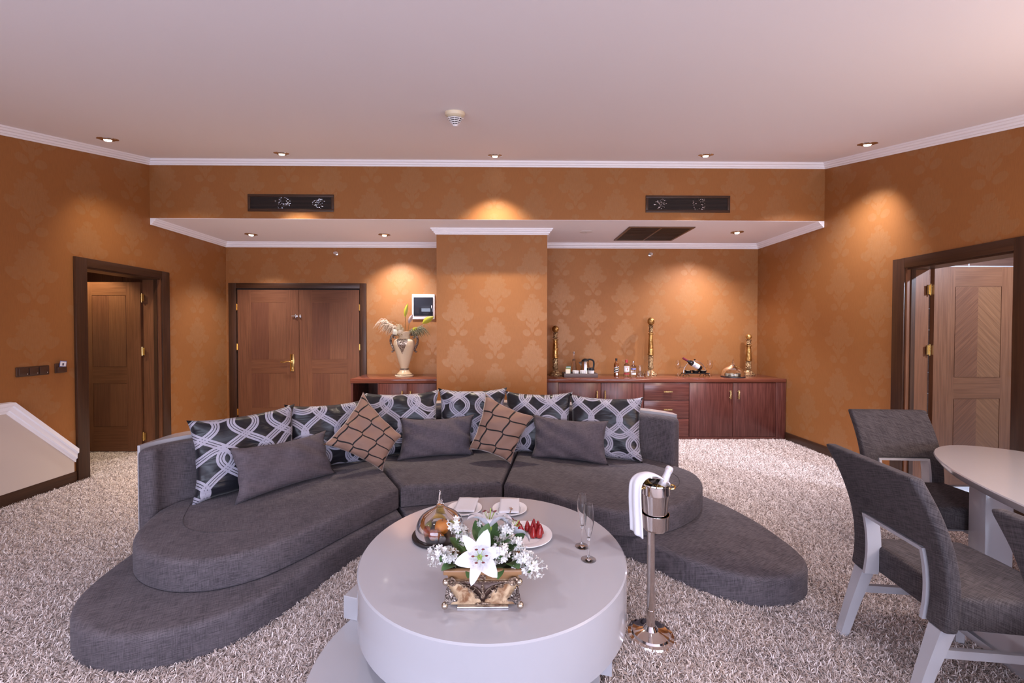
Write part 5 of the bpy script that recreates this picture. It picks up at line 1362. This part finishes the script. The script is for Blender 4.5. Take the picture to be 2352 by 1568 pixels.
put('stems', G().tube(spline([(0.0, 0, -0.003), (0.03, 0, 0.03), (0.05, 0.0, 0.05)], 4), 0.002, 5).tube(spline([(0.06, 0, -0.003), (0.09, -0.01, 0.02), (0.12, -0.02, 0.03)], 4), 0.002, 5)
    .tube(spline([(-0.04, 0, -0.003), (-0.06, 0, 0.02), (-0.09, 0.01, 0.03)], 4), 0.002, 5).tube(spline([(0.0, 0.03, -0.003), (0.0, 0.04, 0.04), (-0.01, 0.04, 0.06)], 4), 0.002, 5), GSTEM, lf_t, kind='stuff')
# ------------------------------------------------------------------ vase on the sideboard
vx, vy = -1.475, 5.97
t = thing('vase', 'cream urn vase with silver handles on the sideboard', 'vase', (vx, vy, ZB))
vprof = [(0, 0.0), (0.128, 0.0), (0.134, 0.012), (0.128, 0.026), (0.110, 0.034), (0.100, 0.042), (0.092, 0.050), (0.070, 0.078), (0.062, 0.098)]
put('foot', G().lathe(vprof+[(0, 0.10)], 40), VASEC, t)
put('foot_band', G().lathe([(0.129, 0.026), (0.122, 0.036), (0.112, 0.036), (0.108, 0.030)], 40), SILVC, t)
put('stem_ring', G().lathe([(0.058, 0.098), (0.069, 0.102), (0.069, 0.112), (0.058, 0.118)], 32), SILVC, t)
bprof = spline([(0.052, 0.115), (0.072, 0.18), (0.110, 0.30), (0.146, 0.42), (0.152, 0.47), (0.138, 0.52), (0.100, 0.545)], 5)
put('body', G().lathe([(0, 0.115)]+[tuple(p) for p in bprof]+[(0, 0.546)], 48), VASEC, t, ang=60)
put('neck', G().shell([(0.088, 0.540), (0.080, 0.555), (0.088, 0.60), (0.112, 0.640), (0.106, 0.642), (0.080, 0.603), (0.072, 0.556)], 48), VASEC, t)
def brad(z):
    for a, b in zip(bprof[:-1], bprof[1:]):
        if a[1] <= z <= b[1]: return a[0]+(b[0]-a[0])*(z-a[1])/(b[1]-a[1])
    return 0.1
vs = []; fs = []; m = 12
for i in range(m+1):
    z = 0.545-0.215*i/m; w_ = 0.62*(1-i/m)+0.02
    for j in range(9):
        a = -PI/2+w_*(-1+2*j/8); r_ = brad(min(z, 0.544))+0.006+0.003*math.cos(9*a); vs.append((r_*math.cos(a), r_*math.sin(a), z))
fs = [(i*9+j, (i+1)*9+j, (i+1)*9+j+1, i*9+j+1) for i in range(m) for j in range(8)]
put('front_shield', G().add(vs, fs), SILVC, t, ang=60)
for sg in (-1, 1):
    g = G()
    g.tube([(sg*x, -0.01, z) for x, z in spline([(0.095, 0.60), (0.125, 0.625), (0.165, 0.60), (0.192, 0.54), (0.190, 0.48), (0.165, 0.42), (0.150, 0.385), (0.165, 0.355), (0.185, 0.360)], 5)], [0.010+0.008*math.sin(PI*k/40) for k in range(41)], 9)
    g.tube([(sg*x, -0.02, z) for x, z in spline([(0.120, 0.60), (0.145, 0.585), (0.150, 0.56), (0.135, 0.55), (0.125, 0.565)], 5)], 0.009, 8)
    g.sphere((sg*0.115, -0.01, 0.60), 0.030, 10, 8, None, (1.3, 0.7, 0.7))
    put('handle', g, SILVC, t, ang=70)
LEAFY = plain('yellow_green_spathe', (0.42, 0.40, 0.03), 0.4); CREAMP = plain('cream_petal', (0.74, 0.66, 0.50), 0.6); DRY = plain('dried_stem', (0.26, 0.14, 0.05), 0.7)
def spathe(t, base, tip, L, W, m, rz=0.0):
    put('stem', G().tube(spline([base, tuple((Vector(base)+Vector(tip))/2+Vector((0.01, 0, 0.0))), tip], 5), 0.0045, 6), DRY, t)
    d = (Vector(tip)-Vector(base)).normalized(); sd_ = Vector((d.z, 0, -d.x)).normalized(); n_ = d.cross(sd_); vs = []
    for i in range(9):
        q = i/8; w_ = W*math.sin(PI*min(1, q*0.94+0.05)) if i < 8 else 0.001
        for s_ in (-1, -0.5, 0, 0.5, 1): vs.append(tuple(Vector(tip)+d*(L*q)+sd_*(w_*s_+0.15*L*q*q)-n_*(0.5*w_*(1-abs(s_)))))
    put('bloom', G().add(vs, [(i*5+j, i*5+j+1, (i+1)*5+j+1, (i+1)*5+j) for i in range(8) for j in range(4)]), m, t, ang=80)
z0 = ZB+0.56
def stalk(label, base, tip, L, W, m):
    t = thing('flower_stalk', label, 'flower', (vx, vy, z0), group='stalks in the urn vase'); spathe(t, base, tip, L, W, m)
stalk('tall yellow green spathe leaning up from the vase', (0.0, -0.02, 0.0), (0.018, -0.03, 0.29), 0.20, 0.028, LEAFY)
stalk('yellow green spathe bent right in front of the fuse box', (0.03, -0.02, 0.0), (0.275, -0.06, 0.20), 0.19, 0.045, LEAFY)
stalk('short yellow spathe low at the right of the vase', (0.04, -0.03, 0.0), (0.13, -0.07, 0.09), 0.10, 0.026, LEAFY)
stalk('cream calla bloom low in the vase', (0.0, -0.05, 0.0), (-0.02, -0.10, 0.05), 0.085, 0.045, CREAMP)
stalk('pale lilac protea spike in the vase centre', (0.02, 0.0, 0.0), (0.07, -0.02, 0.20), 0.14, 0.030, plain('lilac_bract', (0.42, 0.30, 0.27), 0.7))
stalk('white leaf curling over the vase rim', (-0.05, -0.06, 0.0), (-0.085, -0.09, 0.045), 0.09, 0.040, plain('white_leaf', (0.78, 0.78, 0.66), 0.4))
def grass(label, cx, cz, n, m, seed):
    t = thing('dried_grass', label, 'dried grass', (vx, vy, z0), group='grass plumes in the urn vase'); rr = random.Random(seed)
    put('stem', G().tube(spline([(0, 0, 0), (cx*0.35, -0.03, cz*0.9), (cx*0.8, -0.05, cz)], 5), 0.004, 6), DRY, t)
    g = G()
    for k in range(n):
        q = rr.uniform(0.3, 1.0); p0 = Vector((cx*0.8*q, -0.05*q+rr.uniform(-0.04, 0.04), cz*(0.55+0.45*q)*q**0.3+rr.uniform(-0.02, 0.02)))
        d = Vector((cx*rr.uniform(0.15, 0.55)+rr.uniform(-0.05, 0.05), rr.uniform(-0.07, 0.03), rr.uniform(-0.02, 0.05)))
        g.tube(spline([tuple(p0), tuple(p0+d*0.6+Vector((0, 0, 0.01))), tuple(p0+d+Vector((0, 0, -0.05-rr.uniform(0, 0.05))))], 3), [0.0026, 0.0026, 0.0024, 0.0022, 0.002, 0.0016, 0.0008], 4)
    put('plume', g, m, t, kind='stuff')
grass('pale pinkish dried grass plume drooping left of the vase', -0.30, 0.22, 170, plain('pale_plume', (0.52, 0.40, 0.29), 0.8), 3)
grass('olive dried grass plume drooping right of the vase', 0.28, 0.13, 150, plain('olive_plume', (0.22, 0.20, 0.11), 0.8), 5)
grass('short straw coloured grass tuft above the vase mouth', -0.06, 0.15, 130, plain('straw_plume', (0.44, 0.35, 0.22), 0.8), 8)

# ------------------------------------------------------------------ bar: candlesticks
def candlestick(x, y, h, k, label):
    t = thing('candlestick', label, 'candlestick', (x, y, ZB), group='gilt carved candlesticks on the bar')
    H_ = h
    put('base', G().lathe([(0, 0), (0.088, 0), (0.092, 0.008), (0.084, 0.020), (0.074, 0.032), (0.058, 0.05), (0.036, 0.072), (0.026, 0.085), (0, 0.085)], 28, lobes=7, lamp=0.05), GOLDC, t, ang=60)
    z1 = 0.085; z2 = H_*0.34; z3 = H_*0.72; z4 = H_*0.86
    put('carved_shaft', G().lathe([(0.026, z1), (0.040, z1+0.012), (0.041, z1+0.03), (0.036, (z1+z2)/2), (0.040, z2-0.03), (0.038, z2-0.01), (0.028, z2)], 26, lobes=6, lamp=0.06), GOLDC, t, ang=60)
    put('fluted_shaft', G().lathe([(0.030, z2), (0.046, z2+0.006), (0.044, z2+0.02), (0.041, z2+0.05), (0.030, z3-0.015), (0.044, z3-0.008), (0.044, z3), (0.026, z3+0.006)], 30, lobes=10, lamp=0.025), GOLD, t, ang=50)
    put('capital', G().lathe([(0.022, z3+0.006), (0.024, z3+0.02), (0.040, z3+0.028), (0.028, z3+0.04), (0.034, z4-0.01), (0.042, z4), (0.024, z4+0.004)], 26, lobes=8, lamp=0.04), GOLDC, t, ang=60)
    r_ = (H_-z4)/2
    put('ball', G().sphere((0, 0, z4+r_), r_, 20, 14, None, (0.052/r_ if r_ > 0.052 else 1, 0.052/r_ if r_ > 0.052 else 1, 1)), GOLD, t)
candlestick(0.716, 6.10, 0.735, 0, 'gilt carved candlestick next to the column')
candlestick(2.145, 6.14, 0.860, 1, 'tallest gilt carved candlestick in the middle of the bar')
candlestick(3.610, 6.13, 0.615, 2, 'shortest gilt carved candlestick in the right corner')
# tray with tea and coffee things
tx, ty = 1.045, 5.93
t = thing('drinks_tray', 'grey brown wooden tray at the left end of the bar', 'tray', (tx, ty, ZB+0.0005))
TRAYM = plain('taupe_tray', (0.115, 0.082, 0.080), 0.45)
put('tray_floor', G().box(-0.225, 0.225, -0.12, 0.12, 0, 0.010), TRAYM, t)
for (a, b, c, d_) in ((-0.225, 0.225, -0.13, -0.118), (-0.225, 0.225, 0.118, 0.13), (-0.237, -0.225, -0.13, 0.13), (0.225, 0.237, -0.13, 0.13)):
    put('tray_side', G().box(a, b, c, d_, 0, 0.055, 0.002), TRAYM, t)
zt_ = ZB+0.0115
t = thing('water_carafe', 'slim clear water bottle with metal stopper on the tray', 'bottle', (0.972, 5.985, zt_))
put('glass_body', G().lathe([(0, 0), (0.046, 0), (0.050, 0.006), (0.048, 0.05), (0.032, 0.16), (0.018, 0.24), (0.013, 0.29), (0.013, 0.31), (0, 0.31)], 28), GLASS, t)
put('stopper', G().lathe([(0, 0.31), (0.014, 0.31), (0.014, 0.325), (0.018, 0.332), (0.016, 0.345), (0, 0.348)], 18), BRUSH, t)
put('collar_band', G().lathe([(0.0225, 0.218), (0.0205, 0.228), (0.0215, 0.229), (0.0235, 0.219)], 20), DBROWN, t)
t = thing('electric_kettle', 'steel electric kettle with black handle on the tray', 'kettle', (1.135, 5.975, zt_))
put('jug', G().lathe([(0, 0), (0.076, 0), (0.078, 0.008), (0.074, 0.04), (0.060, 0.16), (0.054, 0.20), (0.050, 0.21), (0, 0.21)], 32), CHROME, t)
put('lid', G().lathe([(0.053, 0.205), (0.050, 0.222), (0.030, 0.240), (0.010, 0.246), (0, 0.246)], 28), BLACK, t)
put('spout', G().add([(-0.050, -0.022, 0.205), (-0.050, 0.022, 0.205), (-0.098, 0.0, 0.190), (-0.062, -0.014, 0.130), (-0.062, 0.014, 0.130)], [(0, 2, 1), (0, 3, 2), (1, 2, 4), (3, 4, 2)]), CHROME, t, smooth=False)
put('handle', G().tube([(x, 0, z) for x, z in spline([(0.030, 0.228), (0.075, 0.232), (0.115, 0.215), (0.125, 0.17), (0.118, 0.10), (0.10, 0.05), (0.075, 0.035)], 5)], 0.013, 10), BLACK, t)
put('power_base', G().lathe([(0, -0.001), (0.085, -0.001), (0.085, 0.004), (0, 0.004)], 28), BLACK, t) if False else None
for (x, y, lab) in ((0.978, 5.87, 'left white coffee cup on the tray'), (1.082, 5.87, 'right white coffee cup on the tray')):
    t = thing('coffee_cup', lab, 'cup', (x, y, zt_), group='coffee cups on the tray')
    put('cup_body', G().shell([(0, 0), (0.026, 0), (0.041, 0.022), (0.046, 0.082), (0.043, 0.082), (0.038, 0.024), (0.024, 0.004), (0, 0.004)], 28), CERAM, t)
    put('handle', G().tube([(-0.014, -0.042-0.020*math.sin(a), 0.042+0.024*math.cos(a)) for a in [PI*k/10 for k in range(11)]], 0.0045, 8), CERAM, t)
t = thing('takeaway_cup', 'white paper cup with black lid on the tray', 'cup', (1.205, 5.872, zt_))
put('paper_body', G().lathe([(0, 0), (0.031, 0), (0.041, 0.085), (0, 0.085)], 28), CERAM, t)
put('lid', G().lathe([(0, 0.0855), (0.044, 0.0855), (0.044, 0.098), (0.038, 0.102), (0.036, 0.118), (0.030, 0.122), (0, 0.121)], 28), BLACK, t)
t = thing('tea_caddy', 'small open box of tea sachets on the tray', 'box', (0.875, 5.885, zt_))
put('box', G().box(-0.038, 0.038, -0.05, 0.05, 0, 0.038, 0.002), plain('tea_box', (0.05, 0.035, 0.03), 0.5), t)
for k, cc in enumerate(((0.75, 0.70, 0.60), (0.55, 0.45, 0.05), (0.03, 0.18, 0.14), (0.70, 0.66, 0.58), (0.05, 0.22, 0.16))):
    put('sachet', G().box(-0.032, 0.032, -0.001, 0.001, 0, 0.062+0.010*k, 0, Mt(0.004*k-0.008, -0.030+0.016*k, 0.038, 0, R(-14+5*k))), plain('sachet_%d' % k, cc, 0.5), t)
# bottles
def bottle(name, x, y, prof, m, cap_prof, cm, label, extras):
    t = thing(name, label, 'bottle', (x, y, ZB+0.0005), group='spirit bottles on the bar')
    put('glass_body', G().lathe(prof, 28), m, t); put('cap', G().lathe(cap_prof, 22), cm, t)
    for (nm, r, z0_, z1_, a0, a1, sl, mm) in extras:
        vs = []; n_ = 16
        for j in range(n_+1):
            a = a0+(a1-a0)*j/n_
            for z in (z0_, z1_): vs.append((r*math.cos(a), r*math.sin(a), z+sl*(j/n_-0.5)))
        o = put(nm, G().add(vs, [(2*j, 2*j+2, 2*j+3, 2*j+1) for j in range(n_)]), mm, t)
LW = plain('label_white', (0.80, 0.80, 0.82), 0.5); LB = plain('label_black', (0.015, 0.014, 0.014), 0.4); LR = plain('label_red', (0.42, 0.03, 0.05), 0.5); LBL = plain('label_blue', (0.06, 0.08, 0.36), 0.5); LGO = plain('label_gold', (0.55, 0.36, 0.10), 0.3, 0.7)
bp_ = [(0, 0), (0.034, 0), (0.036, 0.004), (0.036, 0.165), (0.030, 0.188), (0.014, 0.205), (0.012, 0.225), (0, 0.225)]
F0, F1 = -PI*0.92, -PI*0.08
bottle('whisky_bottle', 1.590, 5.985, bp_, plain('amber_whisky', (0.16, 0.045, 0.010), 0.06, coat=0.5), [(0, 0.225), (0.0145, 0.225), (0.0145, 0.258), (0, 0.259)], BLACK, 'square shouldered amber whisky bottle with slanted black label',
       [('label', 0.0364, 0.075, 0.130, F0, F1, 0.028, LB), ('label_stripe', 0.0367, 0.095, 0.104, F0, F1, 0.028, LW), ('label_stripe', 0.0367, 0.126, 0.134, F0, F1, 0.028, LW), ('label_stripe', 0.0367, 0.066, 0.074, F0, F1, 0.028, LW), ('emblem', 0.0366, 0.015, 0.050, -PI*0.62, -PI*0.38, 0, LW), ('lettering', 0.0369, 0.108, 0.115, -PI*0.75, -PI*0.3, 0.012, LGO)])
gp = [(0, 0), (0.038, 0), (0.040, 0.004), (0.040, 0.150), (0.034, 0.172), (0.017, 0.185), (0.014, 0.20), (0, 0.20)]
bottle('gin_bottle', 1.730, 5.955, gp, GLASS, [(0, 0.20), (0.0175, 0.20), (0.0175, 0.238), (0, 0.239)], plain('red_cap', (0.45, 0.02, 0.04), 0.3), 'clear gin bottle with red cap and white label',
       [('label', 0.0404, 0.070, 0.150, F0, F1, 0, LW), ('figure', 0.0407, 0.090, 0.120, -PI*0.54, -PI*0.46, 0, LR), ('label_foot', 0.0405, 0.030, 0.050, F0, F1, 0, LR), ('lettering', 0.0407, 0.132, 0.140, -PI*0.68, -PI*0.32, 0, LR)])
vp = [(0, 0), (0.034, 0), (0.036, 0.004), (0.036, 0.135), (0.031, 0.155), (0.014, 0.172), (0.0125, 0.205), (0, 0.205)]
bottle('vodka_bottle', 1.805, 5.875, vp, GLASS, [(0, 0.205), (0.0140, 0.205), (0.0140, 0.226), (0, 0.227)], BRUSH, 'clear vodka bottle with blue band and silver cap',
       [('label_band', 0.0364, 0.105, 0.128, F0, F1, 0, LBL), ('label', 0.0364, 0.035, 0.062, F0, F1, 0, LW), ('lettering', 0.0367, 0.113, 0.120, -PI*0.7, -PI*0.3, 0, LW)])
def tumbler(x, y, r, h, label):
    o = put('tumbler', G().shell([(0, 0), (r*0.9, 0), (r, 0.006), (r, h), (r-0.0025, h), (r-0.003, 0.018), (0, 0.014)], 24), GLASS, None, loc=(x, y, ZB+0.0005))
    g = G()
    for k in range(12):
        a = 2*PI*k/12; g.tube([(r*math.cos(a), r*math.sin(a), 0.008), (r*1.01*math.cos(a+0.4), r*1.01*math.sin(a+0.4), h*0.6)], 0.0016, 5)
    if h < 0.1: put('cut_facet', g, GLASS, o)
    tag(o, label, 'glass', 'drinking glasses on the bar')
tumbler(1.905, 5.865, 0.043, 0.088, 'cut glass tumbler beside the vodka bottle')
tumbler(2.015, 5.865, 0.040, 0.085, 'cut glass tumbler in front of the tallest candlestick')
tumbler(1.770, 6.08, 0.034, 0.130, 'tall plain glass behind the gin bottle')
tumbler(1.875, 6.06, 0.034, 0.150, 'tall plain glass behind the vodka bottle')
tumbler(1.965, 6.07, 0.034, 0.150, 'tall plain glass left of the tallest candlestick')
# wine rack with bowls
rx_, ry_ = 2.700, 5.93
t = thing('wine_rack', 'arched black wire wine rack with snack shelf on the bar', 'wine rack', (rx_, ry_, ZB))
IRON = plain('black_iron', (0.02, 0.018, 0.018), 0.35, 0.6)
put('shelf', G().box(-0.165, 0.205, -0.06, 0.06, 0.045, 0.053, 0.002), IRON, t)
for sx in (-0.135, 0.155):
    for sy in (-0.05, 0.05): put('curved_foot', G().tube([(sx+0.045*math.cos(a), sy, 0.004+0.040*math.sin(a)) for a in [PI*0.98*k/12+0.03 for k in range(13)]], 0.004, 7), IRON, t)
put('arch', G().tube([(0.010+0.162*math.cos(a), 0.0, 0.05+0.175*math.sin(a)) for a in [PI*k/28 for k in range(29)]], 0.0055, 8), BRUSH, t)
put('arch_knob', G().lathe([(0, 0.222), (0.005, 0.222), (0.006, 0.236), (0.014, 0.248), (0.014, 0.252), (0, 0.252)], 14, Mt(0.010, 0, 0)), IRON, t)
for sx in (-1, 1): put('glass_hook', G().tube(spline([(0.010+sx*0.150, 0, 0.13), (0.010+sx*0.185, 0.03, 0.132), (0.010+sx*0.215, 0.06, 0.132)], 4), 0.0028, 6), BRUSH, t)
put('bottle_cradle', G().tube([(0.075, 0.045*math.cos(a), 0.115+0.040*math.sin(a)) for a in [PI+PI*k/12 for k in range(13)]], 0.004, 6).tube([(0.075, 0.0, 0.053), (0.075, 0, 0.077)], 0.004, 6), IRON, t)
for k, wd in enumerate(('left', 'middle', 'right')):
    b = put('snack_bowl', G().shell([(0, 0.0), (0.036, 0.0), (0.052, 0.034), (0.054, 0.036), (0.050, 0.036), (0.034, 0.004), (0, 0.004)], 26), BLACK, None, loc=(rx_-0.085+0.108*k, ry_, ZB+0.0535))
    tag(b, 'black snack bowl under the wine bottle, '+wd, 'bowl', 'snack bowls on the wine rack')
    rr = random.Random(k)
    g = G()
    for q in range(22):
        a = rr.uniform(0, 6.28); r_ = rr.uniform(0, 0.036); g.sphere((r_*math.cos(a), r_*math.sin(a), 0.026+rr.uniform(0, 0.008)), 0.007, 6, 4, None, (1, 1.3, 0.8))
    o = put('nuts', g, plain('nuts_%d' % k, (0.45, 0.32, 0.18), 0.6), None, loc=(rx_-0.085+0.108*k, ry_, ZB+0.0535), kind='stuff'); tag(o, 'mixed nuts filling the %s black snack bowl' % wd, 'nuts')
t = thing('wine_bottle', 'dark red wine bottle tilted in the wire rack', 'bottle', (rx_+0.095, ry_-0.002, ZB+0.118), rot=(0, R(-60), 0))
put('glass_body', G().lathe([(0, -0.005), (0.034, -0.005), (0.037, 0.002), (0.037, 0.155), (0.032, 0.180), (0.016, 0.205), (0.014, 0.25), (0, 0.25)], 28), plain('wine_glass_dark', (0.008, 0.006, 0.008), 0.08), t)
put('capsule', G().lathe([(0.0150, 0.225), (0.0150, 0.285), (0.0160, 0.287), (0.0160, 0.297), (0, 0.298)], 22), plain('burgundy_capsule', (0.16, 0.02, 0.04), 0.35), t)
vs = []
for j in range(17):
    a = -PI*1.0+PI*0.9*j/16
    for z in (0.035, 0.135): vs.append((0.0374*math.cos(a), 0.0374*math.sin(a), z))
put('label', G().add(vs, [(2*j, 2*j+2, 2*j+3, 2*j+1) for j in range(16)]), LW, t)
vs = []
for j in range(9):
    a = -PI*0.70+PI*0.30*j/8
    for z in (0.095, 0.118): vs.append((0.0377*math.cos(a), 0.0377*math.sin(a), z))
put('label_print', G().add(vs, [(2*j, 2*j+2, 2*j+3, 2*j+1) for j in range(8)]), plain('label_grey', (0.45, 0.45, 0.52), 0.5), t)
def wineglass(x, y, label):
    t = thing('wine_glass', label, 'glass', (x, y, ZB+0.0005), group='wine glasses beside the wine rack')
    put('foot', G().lathe([(0, 0), (0.036, 0), (0.036, 0.0015), (0.012, 0.006), (0.005, 0.012), (0.0045, 0.085), (0.010, 0.098), (0, 0.098)], 28), GLASS, t)
    put('bowl', G().shell([(0, 0.0985), (0.012, 0.100), (0.034, 0.125), (0.042, 0.158), (0.038, 0.195), (0.031, 0.228), (0.0298, 0.228), (0.0365, 0.195), (0.0405, 0.158), (0.0325, 0.127), (0.010, 0.103), (0, 0.1015)], 32), GLASS, t)
wineglass(2.515, 6.04, 'wine glass standing left of the wine rack')
wineglass(2.985, 6.04, 'wine glass standing right of the wine rack')
# cheese dome
cx_, cy_ = 3.235, 5.87
o = put('cheese_board', G().lathe([(0, 0), (0.156, 0), (0.160, 0.004), (0.160, 0.011), (0.156, 0.014), (0, 0.014)], 44), tray_m, None, loc=(cx_, cy_, ZB+0.0005)); tag(o, 'round black board under the glass dome on the bar', 'board')
dome(cx_, cy_, ZB+0.0155, 0.148, 0.165, 0.065, 'clear glass dome over sweets at the right of the bar')
rr = random.Random(12)
wsw = ['left', 'front left', 'centre', 'front', 'right', 'front right', 'rear', 'rear left', 'rear right']
for k, (x, y) in enumerate(((-0.095, -0.01), (-0.06, -0.065), (-0.02, 0.0), (0.0, -0.09), (0.085, -0.01), (0.06, -0.06), (0.02, 0.06), (-0.055, 0.05), (0.085, 0.045))):
    s_ = rr.uniform(0.020, 0.030); white = k % 3 != 2
    t = thing('wrapped_sweet', ('white' if white else 'dark')+' wrapped sweet at the '+wsw[k]+' under the bar dome', 'sweet', (cx_+x, cy_+y, ZB+0.0145), rr.uniform(0, 3), group='wrapped sweets under the bar dome')
    put('sweet', G().box(-s_, s_, -s_*0.8, s_*0.8, 0, s_*1.6, 0.006), CREAMP if white else LB, t)
    put('wrapper_twist', G().add([(-s_, 0, s_*0.7), (-s_*1.8, -s_*0.6, s_*1.2), (-s_*1.8, s_*0.6, s_*0.3), (s_, 0, s_*0.7), (s_*1.8, -s_*0.6, s_*1.2), (s_*1.8, s_*0.6, s_*0.3)], [(0, 1, 2), (3, 5, 4)]), LB if white else CREAMP, t, smooth=False)
#NEXT
